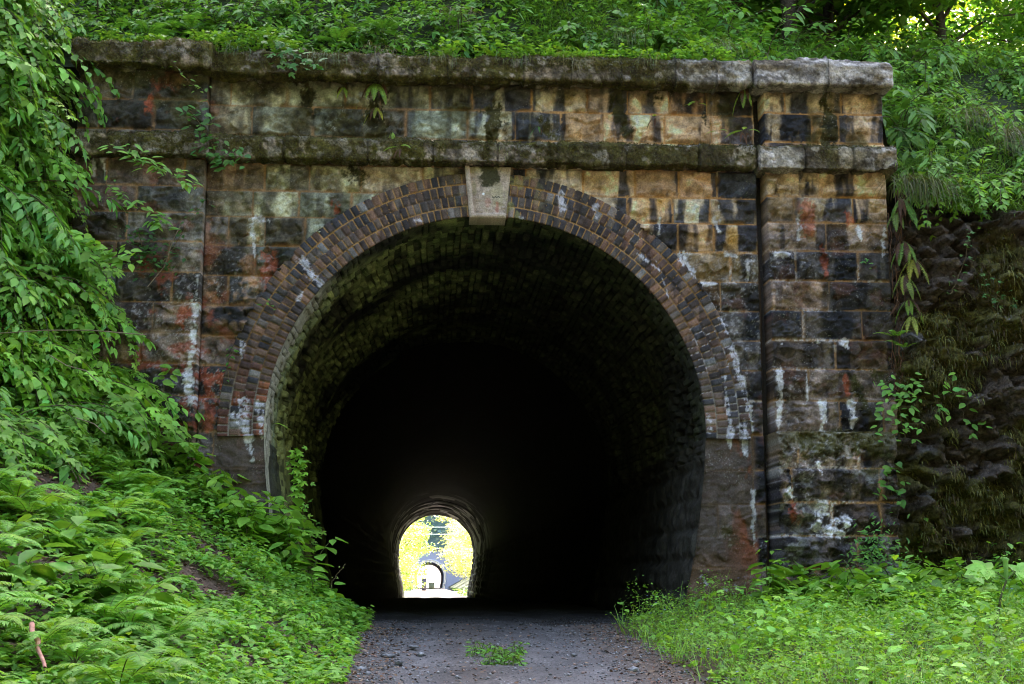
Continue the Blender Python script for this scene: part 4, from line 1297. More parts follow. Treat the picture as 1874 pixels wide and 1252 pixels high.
# plants of the right verge
rp = []
for k in range(3):
    s_, f_ = make_broad(110 + k, 6, .42, .17, (.19, .36, .045))
    rp.append(thing_of("broad_leaved_plant", [("stems", s_, M_BARK), ("foliage", f_, M_LEAF)],
                       "broad-leaved plant standing above the weeds at the foot of the pilaster and cliff", "plant", "broad-leaved plants of the right verge"))
spots = []
for px, Y in [(1530, -.9), (1580, -1.1), (1625, -.95), (1665, -1.2), (1700, -1.6), (1560, -1.6), (1480, -.8), (1790, -1.5), (1830, -1.2), (1865, -2.0), (1610, -1.9), (1680, -1.1), (1740, -2.3), (1415, -.7)]:
    x_ = at(px, 1100, Y)[0]; spots.append(((x_, Y, float(front(x_, Y))), random.uniform(0, 6.28), random.uniform(1.0, 1.4)))
scatter(rp, spots)
# jack-in-the-pulpit
def ray_ground(px, py):
    for yy in np.linspace(-10, -.2, 500):
        q = at(px, py, yy)
        if q[2] <= front(q[0], yy): return q
    return at(px, py, -.5)


jp = empty("arum_plant", (0, 0, 0), "tall arum with a dark stem and green hooded flower at the right edge", "plant")
b0 = np.array([at(1822, 1190, -3.6)[0], -3.6, 0]); b0[2] = front(b0[0], b0[1])
jp.location = b0
a = Acc(); tp = at(1842, 1062, -3.6) - b0
a.tube([(0, 0, -.02), tp * np.array([.25, 1, .35]), tp * np.array([.6, 1, .75]), tp], [.013, .012, .010, .008], (.10, .10, .045), 7)
for tgt in [(1805, 1042), (1866, 1046)]:
    q = at(*tgt, -3.6) - b0
    a.tube([tp, (tp + q) / 2 + np.array([0, 0, .02]), q], [.006, .005, .004], (.12, .16, .05), 5)
a.build("stem", M_BARK, jp, True)
a = Acc(); PP, DD, NN, SS = [], [], [], []
for tgt, sg in [((1805, 1042), -1), ((1866, 1046), 1)]:
    q = at(*tgt, -3.6) - b0
    for k, an in enumerate(np.linspace(-1.9, 1.9, 7)):
        PP.append(q); DD.append([sg * math.cos(an) * .9 - .0, -.3 + .5 * math.sin(an), .35 * math.sin(an) - .05]); NN.append([0, -.75, .8]); SS.append(.20 - .03 * abs(k - 3))
leaves(a, T_BIG, np.array(PP), np.array(DD), np.array(NN), np.array(SS), lc((.24, .46, .07), len(PP), .08, .03))
a.build("foliage", M_LEAF, jp)
a = Acc(); q = tp
ring = [(q + np.array([0, 0, z_]), w_) for z_, w_ in ((0, .010), (.05, .016), (.10, .019), (.15, .022), (.17, .03), (.18, .012))]
a.tube([x_[0] for x_ in ring], [x_[1] for x_ in ring], (.20, .36, .10), 10)
a.build("flower", M_LEAF, jp, True)

# shrub against the plinth, leafy climbers on cliff and wall
def climber(name, pxs, Y, n, leaf, base, seed, label, cat, tm=T_OV, spread=.10, yfun=None, stem=True, hang=.3, group=None):
    """a plant following a line of photograph pixels on the wall"""
    r = np.random.default_rng(seed); P_ = [at(px, py, Y) for px, py in pxs]
    P_ = np.array(P_)
    if yfun is not None:
        for p_ in P_: p_[1] = min(p_[1], yfun(p_[0], p_[2]) - .05)
    root = P_[0].copy()
    t = np.linspace(0, len(P_) - 1, 40); line = np.stack([np.interp(t, np.arange(len(P_)), P_[:, k]) for k in range(3)], -1)
    line += r.normal(0, .006, line.shape)
    o = empty(name, tuple(root), label, cat, group)
    if stem:
        a = Acc(); a.tube(line[::2] - root, np.linspace(.005, .002, 20), (.12, .09, .05), 5); a.build("stem", M_BARK, o)
    k = r.integers(0, 40, n)
    P3 = line[k] + np.stack([r.normal(0, spread, n), -np.abs(r.normal(0, spread * .55, n)), r.normal(0, spread * .8, n)], -1) - root
    az = r.uniform(math.pi, 2 * math.pi, n)
    D_ = np.stack([np.cos(az), np.sin(az) * .7, r.normal(-hang, .35, n)], -1)
    N_ = np.stack([r.normal(0, .3, n), -.7 + r.normal(0, .2, n), .8 + r.normal(0, .2, n)], -1)
    a = Acc(); leaves(a, tm, P3, D_, N_, leaf * r.uniform(.6, 1.2, n), lc(base, n, .22, .09, r)); a.build("foliage", M_LEAF, o)
    return o


cy_ = lambda x, z: cliff_y(x, z)
climber("shrub", [(1600, 1080), (1595, 1030), (1605, 980)], -.55, 420, .06, (.12, .28, .05), 201, "small dense green shrub growing between the plinth and the cliff", "shrub", T_NAR, .14)
climber("shrub", [(1655, 800), (1645, 740), (1640, 700)], -.35, 90, .09, (.16, .34, .06), 202, "leafy sapling with pale green oval leaves halfway up the pilaster edge", "shrub", T_OV, .15)
climber("shrub", [(1640, 930), (1625, 880), (1615, 840)], -.4, 26, .10, (.12, .28, .05), 203, "sprig with a few round leaves beside the mossy plinth top", "plant", T_OV, .12)
climber("vine", [(1770, 790), (1760, 745), (1745, 700)], -.5, 22, .095, (.15, .34, .05), 204, "pale green sprig growing alone from the dark cliff face", "plant", T_OV, .09, cy_)
climber("vine", [(1740, 540), (1765, 480), (1772, 420)], -.5, 24, .05, (.09, .2, .05), 205, "thin vine with sparse small leaves up the upper cliff", "vine", T_L3, .04, cy_)
climber("vine", [(1850, 560), (1800, 520)], -.5, 30, .055, (.10, .22, .06), 206, "little leafy tuft on the cliff beside the sloping ledge", "plant", T_L3, .08, cy_)
climber("ivy", [(250, 420), (270, 480), (300, 470)], -.2, 160, .06, (.06, .15, .03), 207, "small-leaved ivy spreading over the left pilaster", "ivy", T_OV, .12)
climber("vine", [(345, 200), (375, 240), (400, 285), (440, 290)], -.42, 90, .095, (.10, .23, .05), 208, "vine with round leaves trailing over the left string course", "vine", T_OV, .09)
climber("vine", [(320, 120), (345, 150), (375, 165)], -.42, 16, .06, (.12, .22, .03), 209, "sparse yellow-leaved vine under the left cornice", "vine", T_OV, .06)
climber("vine", [(500, 75), (530, 110), (560, 125)], -.4, 60, .095, (.08, .20, .04), 210, "dark leafy vine hanging over the cornice left of centre", "vine", T_L3, .10)
climber("vine", [(290, 490), (320, 450), (350, 400), (375, 370)], -.3, 18, .06, (.07, .17, .04), 211, "bare woody vine climbing diagonally across the left pilaster", "vine", T_OV, .05)
climber("branch", [(200, 265), (245, 280), (300, 315), (360, 340)], -.75, 70, .12, (.20, .38, .06), 212, "long drooping leafy branch reaching over the upper left pilaster", "branch", T_NAR, .045)
climber("branch", [(190, 335), (230, 365), (285, 400), (300, 412)], -.75, 60, .11, (.19, .37, .06), 213, "second drooping leafy branch below the longer one on the left pilaster", "branch", T_NAR, .045)
climber("branch", [(100, 420), (150, 440), (205, 465), (240, 480)], -1.1, 60, .13, (.22, .40, .06), 214, "leafy branch hanging off the left slope at mid height", "branch", T_OV, .06)
climber("vine", [(540, 980), (548, 930), (545, 870), (540, 830)], .35, 120, .08, (.20, .40, .04), 215, "green creeper growing up the left side wall just inside the tunnel", "vine", T_L3, .06)
climber("vine", [(560, 985), (575, 960), (545, 975)], .5, 50, .08, (.17, .34, .04), 216, "creeper clump low on the left tunnel wall", "vine", T_L3, .07)
climber("vine", [(420, 700), (415, 660), (430, 630), (410, 690)], -.08, 12, .05, (.08, .22, .03), 217, "tiny leafy creeper on the brick arch above the left springing", "vine", T_OV, .03)
climber("plant", [(500, 560), (480, 552)], -.08, 5, .055, (.10, .26, .03), 218, "two-leaved seedling rooted in the left side of the brick arch", "seedling", T_OV, .03, stem=False)
climber("plant", [(300, 720), (300, 690), (305, 680)], -.5, 14, .13, (.18, .36, .05), 219, "upright leafy plant in front of the left pilaster above the bank", "plant", T_OV, .07)
climber("plant", [(1590, 485), (1580, 475)], -.2, 12, .045, (.12, .3, .07), 220, "small green tuft rooted in the right pilaster", "plant", T_L3, .04, stem=False)
climber("flowering_weed", [(605, 1070), (618, 1050), (634, 1032)], -.9, 7, .022, (.25, .30, .07), 221, "thin flowering weed stem rising against the dark tunnel mouth", "weed", T_OV, .02)

# wall ferns
def wall_fern(px, py, Y, L, n, seed, label, base=(.20, .33, .05), hang=.4, spread=(math.pi * 1.0, math.pi * 2.0), width=.22, group=None, dead=0):
    a = make_fern(seed, L * 1.35, max(2, n - 1), np.array(base) * 1.35, max(.05, .5 - hang), spread, .3, 15, width * .62, hang * 1.7, thin=.9)
    if dead:
        r = np.random.default_rng(seed + 5)
        for k in range(dead):
            frond(a, (r.normal(0, .02), 0, 0), math.pi * 1.5 + r.normal(0, .5), L * r.uniform(.7, 1.2), .1, (.10, .045, .025), r, 10, .10, hang=.75)
    o = a.build("fern", M_FERN)
    o.location = at(px, py, Y)
    return tag(o, label, "fern", group)


wall_fern(628, 158, -.03, .17, 4, 301, "small bright fern in the wall under the left part of the cornice", dead=2)
wall_fern(688, 150, -.03, .26, 5, 302, "largest yellow-green fern hanging down the wall below the cornice", dead=4)
wall_fern(690, 195, -.03, .20, 4, 303, "yellowing fern just under the largest wall fern", (.24, .28, .04), dead=3)
wall_fern(718, 238, -.03, .18, 2, 304, "single fern frond dangling onto the string course", hang=.6)
wall_fern(732, 270, -.26, .17, 3, 305, "small spreading fern on the edge of the string course", dead=2, hang=.1)
wall_fern(1180, 160, -.03, .17, 2, 306, "feathery fern sprouting under the right part of the cornice", hang=.0)
wall_fern(1198, 215, -.03, .17, 3, 307, "fern between the two ledges right of centre", dead=2, hang=.1)
wall_fern(985, 230, -.03, .13, 3, 308, "little dark fern between the ledges near the centre", (.08, .19, .05), dead=1)
wall_fern(1275, 190, -.03, .18, 4, 309, "pale fern in the wall left of the right pilaster", hang=.15)
wall_fern(1362, 160, -.1, .28, 4, 310, "long fern hanging in the groove beside the right pilaster", hang=.5, dead=2)
wall_fern(1365, 240, -.28, .20, 4, 311, "fern on the string course end beside the right pilaster", hang=.1, dead=4)
wall_fern(1315, 240, -.26, .14, 3, 312, "tiny fern on the string course left of the groove", hang=.1)
wall_fern(497, 776, .08, .16, 3, 313, "bright green fern rooted on the left edge of the tunnel mouth", (.26, .50, .05), hang=.1, spread=(-.6, .5))
for i, (px, py, L, b_) in enumerate([(1650, 360, .3, (.10, .22, .05)), (1640, 385, .22, (.16, .24, .06)), (1655, 440, .34, (.14, .26, .05)), (1670, 470, .28, (.20, .24, .05)), (1655, 500, .26, (.18, .25, .05)),
                                     (1662, 545, .26, (.12, .24, .04)), (1668, 575, .20, (.32, .36, .07)), (1640, 620, .24, (.14, .30, .04)), (1655, 640, .22, (.14, .3, .04))]):
    wall_fern(px, py, -.28, L, 5, 320 + i, "fern with drooping yellowish fronds in the column of ferns at the pilaster's right edge", b_,
              hang=.45 if i < 7 else -.1, group="ferns in a column right of the pilaster", dead=3 if i < 6 else 0)
# fibrous roots behind that column
a = Acc(); r = np.random.default_rng(7)
for k in range(46):
    p = at(1645 + r.normal(0, 9), 330 + r.uniform(0, 330), -.16 + r.normal(0, .04)); L_ = r.uniform(.2, .7)
    a.tube([p + np.array([r.normal(0, .012) * t, r.normal(0, .01), -L_ * t / 5]) for t in range(6)], r.uniform(.002, .006), c([.12, .06, .035]) * r.uniform(.5, 1.4), 4)
tag(a.build("hanging_roots", M_BARK), "brown fibrous roots dangling beside the right pilaster", "roots", kind='stuff')

# ---------- hillside above the parapet
def hill_pts(n, seed, xr, yr, cond=None):
    r = np.random.default_rng(seed); x = r.uniform(*xr, n * 2); y = r.uniform(*yr, n * 2)
    z = back(x, y); gx = (back(x + .05, y) - z) / .05; gy = (back(x, y + .05) - z) / .05
    k = np.ones(len(x), bool) if cond is None else cond(x, y)
    k &= np.abs(gx) < 8
    return [(np.array([a_, b_, c_]), np.array([g1, g2])) for a_, b_, c_, g1, g2 in zip(x[k], y[k], z[k], gx[k], gy[k])][:n]


tag(cover("undergrowth", hill_pts(26000, 51, (-5.6, 3.2), (.25, 4.5)), (.045, .10), (.12, .25, .04), .28, 52, [T_L3, T_OV, T_NAR, T_L5]),
    "mixed small-leaved undergrowth on the hillside above the cornice", "undergrowth")
tag(cover("undergrowth", hill_pts(11000, 53, (4.5, 10.5), (-.35, 6)), (.035, .085), (.15, .28, .036), .30, 54, [T_OV, T_L3, T_NAR]),
    "light green undergrowth on the slope above the right cliff", "undergrowth")
r = np.random.default_rng(55); a = Acc()
hp = hill_pts(15000, 56, (.2, 5.2), (.22, 3.6), lambda x, y: fbm(x * 1.2, y * 1.2, 57, 3) > .42)
blades(a, np.array([p_ for p_, _ in hp]), r.uniform(.15, .5, len(hp)), (.11, .22, .032), r, .0038, .7, 1.3, (0, -.45, 0))
hp = hill_pts(8000, 58, (4.5, 10), (-.38, 4.5), lambda x, y: fbm(x * .9, y * .9, 59, 3) > .45)
blades(a, np.array([p_ for p_, _ in hp]), r.uniform(.18, .5, len(hp)), (.15, .28, .036), r, .004, .7, 1.5, (-.1, -.6, 0))
tag(a.build("grass", M_GRASS), "long soft grass hanging down the slope above the wall and cliff", "grass", kind='stuff')
# dry grass hanging over ledges and cliff edge
a = Acc()
for px, py, Y, n, L_, b_ in [(1045, 108, -.27, 60, .28, (.17, .15, .06)), (1700, 330, -.45, 160, .45, (.10, .11, .035)), (1665, 330, -.35, 120, .5, (.10, .10, .035)), (1850, 240, .4, 120, .5, (.15, .14, .06)),
                             (1780, 200, .8, 100, .5, (.14, .13, .06)), (840, 20, .6, 70, .4, (.15, .13, .06)), (1320, 80, .1, 90, .35, (.13, .15, .05)), (700, 90, -.2, 60, .2, (.12, .12, .05)), (420, 88, -.3, 50, .2, (.12, .14, .05)), (600, 100, -.28, 60, .22, (.11, .14, .05)), (800, 100, -.28, 50, .2, (.14, .15, .05)), (950, 104, -.28, 50, .2, (.12, .15, .05)), (1180, 106, -.28, 50, .2, (.13, .14, .05)),
                             (910, 270, -.22, 14, .13, (.14, .16, .06)), (1150, 60, .4, 70, .4, (.13, .17, .05))]:
    p = np.repeat(at(px, py, Y)[None], n, 0) + r.normal(0, 1, (n, 3)) * c([.10, .03, .03])
    blades(a, p, r.uniform(.5, 1.1, n) * L_, b_, r, .0028, .8, 3.4, (0, -.7, -.4), 6)
for k in range(6000):
    x_ = r.uniform(4.5, 8.5); z_ = r.uniform(0, 4.5)
    if fbm(np.array([x_ * 1.6]), np.array([z_ * 1.6]), 704, 4)[0] < .47: continue
    p = np.array([[x_, cliff_y(x_, z_) - .01, z_]]).repeat(9, 0) + r.normal(0, .035, (9, 3))
    blades(a, p, r.uniform(.03, .11, 9), c([[.12, .11, .03], [.10, .07, .035], [.16, .16, .04]])[r.integers(0, 3)], r, .004, .9, 3.4, (0, -.9, -.1), 3)
for k in range(260):
    x_ = r.uniform(4.7, 8.0); z_ = r.uniform(.4, 4.1)
    if fbm(np.array([x_ * 1.6]), np.array([z_ * 1.6]), 704, 4)[0] < .48: continue
    p = np.array([[x_, cliff_y(x_, z_) - .02, z_]]).repeat(7, 0) + r.normal(0, .03, (7, 3))
    blades(a, p, r.uniform(.08, .2, 7), (.26, .28, .11), r, .0022, .7, 3.6, (0, -.8, -.2), 5)
tag(a.build("dry_grass", M_GRASS), "pale wiry grass tufts hanging from the cliff and ledges", "grass", kind='stuff')

r = np.random.default_rng(61); n = 4200
x_ = r.uniform(-4.2, 2.7, n); x_ = x_[fbm(x_ * 1.3, x_ * 0, 62, 3) >  .36]; n = len(x_)
tag(cover("undergrowth", [(np.array([a_, b_, 6.13]), np.array([0., 0.])) for a_, b_ in zip(x_, r.uniform(-.29, .2, n))], (.03, .085), (.14, .27, .04), .16, 63, [T_L3, T_OV]),
    "small leaves spilling over the top edge of the mossy cornice", "undergrowth")
tops = []
for k, (tm, lf_, bs) in enumerate([(T_L3, .12, (.13, .27, .036)), (T_OV, .12, (.11, .24, .034)), (T_NAR, .16, (.11, .25, .045)), (T_L5, .11, (.14, .29, .04))]):
    s_, f_ = make_spray(140 + k, tm, lf_, 9, .6, bs, rise=1.1)
    tops.append(thing_of("shrub", [("stems", s_, M_BARK), ("foliage", f_, M_LEAF)],
                         "low leafy bush on the hillside above the cornice", "shrub", "low bushes on the hillside above the cornice"))
spots = []
for i in range(96):
    x_ = random.uniform(-4.6, 3.4); y_ = random.choice([random.uniform(.3, 1.0), random.uniform(.6, 2.4)])
    if x_ > .6 and random.random() < .2: continue
    sc_k = random.uniform(.7, 1.15) * (.8 if y_ < .6 else 1)
    if i >= 66: x_ = random.uniform(1.6, 4.9); y_ = random.uniform(1.4, 5.0); sc_k = random.uniform(1.1, 1.7)
    spots.append(((x_, y_, float(back(x_, y_))), -math.pi / 2 + random.uniform(-.9, .9), sc_k))
scatter(tops, spots)
rts = []
for k, (tm, lf_, bs) in enumerate([(T_OV, .09, (.17, .33, .04)), (T_L3, .10, (.14, .29, .04)), (T_NAR, .18, (.13, .26, .05))]):
    s_, f_ = make_spray(160 + k, tm, lf_, 11, .7, bs, rise=1.1)
    rts.append(thing_of("shrub", [("stems", s_, M_BARK), ("foliage", f_, M_LEAF)],
                        "light green bush on the slope above the right cliff", "shrub", "bushes on the slope above the right cliff"))
spots = []
for i in range(80):
    x_ = random.uniform(4.75, 8.8); y_ = random.uniform(-.25, 4.5)
    spots.append(((x_, y_, float(back(x_, y_))), -math.pi / 2 + random.uniform(-.9, .9), random.uniform(.75, 1.5)))
scatter(rts, spots)

# ferns above the cornice
for i, (px, py) in enumerate([(270, 30), (530, 60), (620, 45), (350, 20), (1160, 85), (700, 20)]):
    a = make_fern(180 + i, .42, 7, (.10, .24, .04), 1.0, yellow=.1)
    o = a.build("fern", M_FERN); o.location = at(px, py + 40, .35)
    tag(o, "green fern on the hillside just above the cornice", "fern", "ferns just above the cornice")

# ---------- trees behind the right slope
def make_tree(seed, H_=8.0, crown=2.6, leaf=.12, n=5200, base=(.10, .24, .032), tm=T_OV, low=.12):
    r = np.random.default_rng(seed); tr, fo = Acc(), Acc()
    pts = [np.array([0, 0, -.3])]
    d = np.array([r.normal(0, .06), r.normal(0, .06), 1.0])
    for k in range(9):
        d = d + r.normal(0, .07, 3) * c([1, 1, .2]); d /= np.linalg.norm(d); pts.append(pts[-1] + d * H_ / 10)
    tr.tube(pts, np.linspace(.14, .03, 10) * H_ / 8, (.07, .055, .04), 8)
    tips = []
    for k in range(30):
        t = r.uniform(low, 1.0); b = np.array([np.interp(t * 9, np.arange(10), np.array(pts)[:, j]) for j in range(3)])
        az = r.uniform(0, 6.28); l = crown * r.uniform(.45, 1.0) * (1.15 - .6 * abs(t - .55)); e_ = r.uniform(.05, .7)
        q = b + np.array([math.cos(az) * math.cos(e_), math.sin(az) * math.cos(e_), math.sin(e_)]) * l
        mid = (b + q) / 2 + np.array([0, 0, .12 * l])
        tr.tube([b, mid, q], [.035, .02, .008], (.07, .055, .04), 5)
        tips += [(b * .35 + q * .65), q, mid]
        for j in range(3): tips.append(q + r.normal(0, .28 * crown / 2.6, 3) * c([1, 1, .6]))
    tips = np.array(tips)
    k = r.integers(0, len(tips), n)
    P3 = tips[k] + r.normal(0, .26 * crown / 2.6, (n, 3)) * c([1, 1, .55])
    az = r.uniform(0, 6.28, n)
    leaves(fo, tm, P3, np.stack([np.cos(az), np.sin(az), r.normal(-.3, .3, n)], -1), np.stack([r.normal(0, .4, n), r.normal(0, .4, n), np.ones(n)], -1), leaf * r.uniform(.6, 1.25, n), lc(base, n, .25, .1, r))
    return tr, fo


tp_ = []
for k in range(3):
    a1, a2 = make_tree(400 + k, [5.5, 6.5, 8][k], [2.5, 2.9, 3.1][k], .15, 11000)
    tp_.append(thing_of("tree", [("trunk", a1, M_BARK), ("crown", a2, M_LEAF)], "leafy tree standing behind the slope above the right cliff", "tree", "trees behind the right slope"))
spots = []
for x_, y_ in [(7.4, 5.5), (5.2, 7.5), (10.6, 7), (3.2, 9), (12.5, 11), (6.3, 13), (15, 9), (1.5, 12), (17, 14), (3.9, 5.6), (4.8, 4.6), (5.8, 6.2), (12, 8.6), (2.2, 7.2), (6.0, 9.4), (.3, 10), (4.6, 11), (4, 17), (1, 17), (19, 20), (6, 22), (20, 18), (14.5, 13)]:
    spots.append(((x_, y_, float(back(x_, y_))), random.uniform(0, 6.28), random.uniform(.8, 1.15)))
scatter(tp_, spots)

tq_ = []
for k in range(2):
    a1, a2 = make_tree(420 + k, [9, 11][k], 3.6, .2, 6000, (.42, .50, .06))  # leaf base brightened, so the sunlit glow is in the colour
    tq_.append(thing_of("tree", [("trunk", a1, M_BARK), ("crown", a2, M_LEAF)], "sunlit yellow tree glowing through the gap at the upper right", "tree", "sunlit trees behind the upper right gap"))
spots = [((x_, y_, float(back(x_, y_)) - 1), random.uniform(0, 6.28), s__) for x_, y_, s__ in [(13.5, 25, 1.0), (17, 31, 1.2), (12.6, 33, 1.2), (20, 26, 1.0)]]
scatter(tq_, spots)

# ---------- plants and stones on the path
a = Acc(); r = np.random.default_rng(71)
def stones(acc, P3, S_, cols, r):
    oct_ = c([[1, 0, 0], [-1, 0, 0], [0, 1, 0], [0, -1, 0], [0, 0, .75], [0, 0, -.5], [.65, .65, .3], [-.65, .65, .3], [.65, -.65, .3], [-.65, -.65, .3]])
    T = np.array([[4, 0, 6], [4, 6, 2], [4, 2, 7], [4, 7, 1], [4, 1, 9], [4, 9, 3], [4, 3, 8], [4, 8, 0], [5, 6, 0], [5, 2, 6], [5, 7, 2], [5, 1, 7], [5, 9, 1], [5, 3, 9], [5, 8, 3], [5, 0, 8]])
    n = len(P3); az = r.uniform(0, 6.28, n)
    V = oct_[None] * (1 + r.normal(0, .18, (n, 10, 1))) * r.uniform(.6, 1.3, (n, 1, 3))
    ca, sa = np.cos(az)[:, None], np.sin(az)[:, None]
    V = np.stack([V[..., 0] * ca - V[..., 1] * sa, V[..., 0] * sa + V[..., 1] * ca, V[..., 2]], -1) * np.broadcast_to(S_, (n,))[:, None, None] + P3[:, None]
    acc.add(V.reshape(-1, 3), (T[None] + (np.arange(n) * 10)[:, None, None]).reshape(-1, 3), None, np.repeat(cols, 10, 0))


n = 9000
y_ = -6.5 + 8.0 * r.random(n); x_ = np.where(r.random(n) < .55, r.choice([-1, 1], n) * np.abs(r.normal(1.05, .28, n)), r.uniform(-1.3, 1.3, n))
z_ = pz(x_, y_) - np.where(y_ < -.05, .25 * sm(1.25, 2.2, np.abs(x_)), 0)
sz_ = .004 + .012 * r.random(n) ** 3
stones(a, np.stack([x_, y_, z_ + sz_ * .2], -1), sz_, c([.22, .21, .22])[None] * r.uniform(.4, 1.6, (n, 1)) * np.where(r.random((n, 1)) < .25, c([1.2, .85, .7]), 1) * (1 - .85 * sm(-3.0, 1.2, y_ + r.normal(0, .4, n)))[:, None], r)  # stone tint carries the same painted shade towards the mouth
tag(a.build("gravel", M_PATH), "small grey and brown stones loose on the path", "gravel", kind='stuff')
rk = []
for k in range(3):
    a = Acc(); stones(a, np.array([[0, 0, .1]]), np.array([1.0]), c([[.30, .29, .31]]) * [1.0, .8, 1.25][k], np.random.default_rng(600 + k)); rk.append(tag(a.build("rock", M_ROCK), "loose grey stone lying at the edge of the path", "rock", "loose stones along the path edges"))
spots = []
for px, py, s_ in [(708, 1203, .06), (730, 1215, .04), (660, 1228, .045), (756, 1186, .05), (770, 1200, .04), (898, 1216, .045), (1145, 1190, .04), (1165, 1215, .035), (1125, 1200, .03), (1160, 1228, .045), (1335, 1246, .05), (672, 1236, .04), (640, 1240, .035), (1050, 1200, .025), (725, 1195, .03), (690, 1182, .03)]:
    q = None
    for yy in np.linspace(-9, 1, 500):
        q = at(px, py, yy)
        if q[2] <= pathz(yy): break
    spots.append(((q[0], q[1], float(pathz(q[1]))), random.uniform(0, 6.28), s_))
scatter(rk, spots)
for o in rk: pass
pw = []
for k in range(2):
    s_, f_ = make_broad(640 + k, 9, .13, .045, (.13, .30, .045), T_OV)
    pw.append(thing_of("weed", [("stems", s_, M_BARK), ("foliage", f_, M_LEAF)], "small green weed tuft growing in the middle of the path", "weed", "weed tufts in the middle of the path"))
spots = []
for px, py in [(895, 1205), (915, 1200), (935, 1208), (905, 1215), (945, 1200), (925, 1218), (885, 1198)]:
    for yy in np.linspace(-9, 1, 500):
        q = at(px, py, yy)
        if q[2] <= pathz(yy): break
    spots.append(((q[0], q[1], float(pathz(q[1]))), random.uniform(0, 6.28), random.uniform(.8, 1.2)))
scatter(pw, spots)
# twigs
for i, (p0, p1, rr_, lb, cc) in enumerate([((655, 1236), (760, 1240), .005, "thin pale twig lying across the path edge", (.30, .22, .15)),
                                           ((480, 1222), (525, 1205), .006, "dry twig on the weeds left of the path", (.26, .18, .12)),
                                           ((455, 1215), (520, 1225), .007, "crooked brown stick beside the dry twig", (.22, .15, .10)),
                                           ((52, 1218), (80, 1262), .016, "reddish broken stick poking out of the ferns at the lower left", (.45, .22, .17))]):
    q0, q1 = ray_ground(*p0), ray_ground(*p1)
    q0 = q0 + c([0, 0, .05 if i < 3 else .22]); q1 = q1 + c([0, 0, .05 if i < 3 else .1])
    a = Acc(); t = np.linspace(0, 1, 9)[:, None]; ln = q0 * (1 - t) + q1 * t + np.random.default_rng(i).normal(0, .004, (9, 3))
    a.tube(ln, np.linspace(rr_, rr_ * .6, 9), cc, 6)
    tag(a.build("twig", M_BARK, None, True), lb, "twig")
# long bare stems arching out of the left bank
for i, (pl_, Y, lb) in enumerate([([(0, 610), (80, 603), (170, 606), (270, 614)], -1.9, "long thin dead stem lying level across the left foliage"),
                                  ([(90, 650), (120, 668), (160, 680), (180, 700)], -1.9, "bent bare twig in the left foliage below the long stem"),
                                  ([(140, 765), (170, 775), (195, 795)], -2.2, "short pale arching stem in the lower left foliage"),
                                  ([(270, 525), (300, 485), (318, 440), (330, 415)], -.35, "woody stem slanting up over the left pilaster")]):
    a = Acc(); a.tube([at(x_, y_, Y) + np.array([0, .05 * math.sin(k * 2.), 0]) for k, (x_, y_) in enumerate(pl_)], .005, (.20, .15, .10), 5)
    tag(a.build("twig", M_BARK), lb, "twig")

# ------------------------------------------------------------------ beyond the far mouth
a1, a2 = make_tree(500, 7.0, 3.0, .20, 5200, (.30, .42, .10), T_OV, .1)
ft = [thing_of("tree", [("trunk", a1, M_BARK), ("crown", a2, M_LEAF)], "sunlit yellow-green tree on the left beyond the far tunnel mouth", "tree", "trees left of the far path")]
scatter(ft, [((-2.9, 88, -.8), 0, .62), ((-3.2, 96, -.8), 1, .75), ((-3.6, 110, -.9), 2, .95), ((-3.8, 130, -1), 3, 1.1), ((-4.6, 84, -.8), 4, .9), ((-4.6, 150, -1.1), 5, 1.3), ((-3.0, 118, -1), 6, .8), ((-6, 170, -1.2), 2, 1.6)])
a1, a2 = make_tree(501, 7.0, 3.0, .20, 5200, (.55, .60, .25), T_OV, .1)  # leaf base raised towards white, sun glare put into the colour
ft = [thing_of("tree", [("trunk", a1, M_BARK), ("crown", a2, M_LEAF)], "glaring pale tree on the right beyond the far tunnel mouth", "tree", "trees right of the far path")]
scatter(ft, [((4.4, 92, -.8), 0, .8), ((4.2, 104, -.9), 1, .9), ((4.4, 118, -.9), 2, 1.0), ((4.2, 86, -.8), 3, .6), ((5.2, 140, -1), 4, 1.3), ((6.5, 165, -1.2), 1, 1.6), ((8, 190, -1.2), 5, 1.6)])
# low bushes there
s_, f_ = make_spray(700, T_OV, .16, 14, 1.5, (.16, .30, .04), rise=1.2, side=2.2)
fb = [thing_of("shrub", [("stems", s_, M_BARK), ("foliage", f_, M_LEAF)], "sunlit bush beside the path beyond the far tunnel mouth", "shrub", "bushes beyond the far tunnel mouth")]
scatter(fb, [((x_, y_, float(pathz(y_)) - .1), random.uniform(0, 6.28), random.uniform(.8, 1.2)) for x_, y_ in [(-2.6, 78), (-3.0, 84), (-2.9, 92), (2.6, 80), (3.0, 90), (2.9, 100), (-3, 104), (3.2, 112), (-3.2, 118), (3.4, 126)]])
# wooded hill with the second tunnel
xs = np.arange(-70, 71, 1.6)
def hill2(x, y):
    return pathz(y) + 5.6 + np.minimum((y - 216) * 1.3, 60) + (fbm(x * .15, y * .15, 950, 4) - .5) * 6 * sm(0, 10, y - 216)
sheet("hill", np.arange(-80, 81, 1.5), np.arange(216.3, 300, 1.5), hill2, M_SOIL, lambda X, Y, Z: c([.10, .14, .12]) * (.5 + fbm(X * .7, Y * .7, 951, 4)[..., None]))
a = Acc(); r = np.random.default_rng(88); n = 9000
x_ = r.uniform(-30, 30, n); y_ = 216.5 + r.random(n) * 40; z_ = hill2(x_, y_) + r.uniform(0, 1.6, n); az = r.uniform(0, 6.28, n)
leaves(a, T_OV, np.stack([x_, y_, z_], -1), np.stack([np.cos(az), np.sin(az), r.normal(0, .3, n)], -1), np.stack([r.normal(0, .5, n), -.6 + 0 * az, 0 * az + 1], -1), r.uniform(.5, 1.1, n), lc((.10, .17, .13), n))
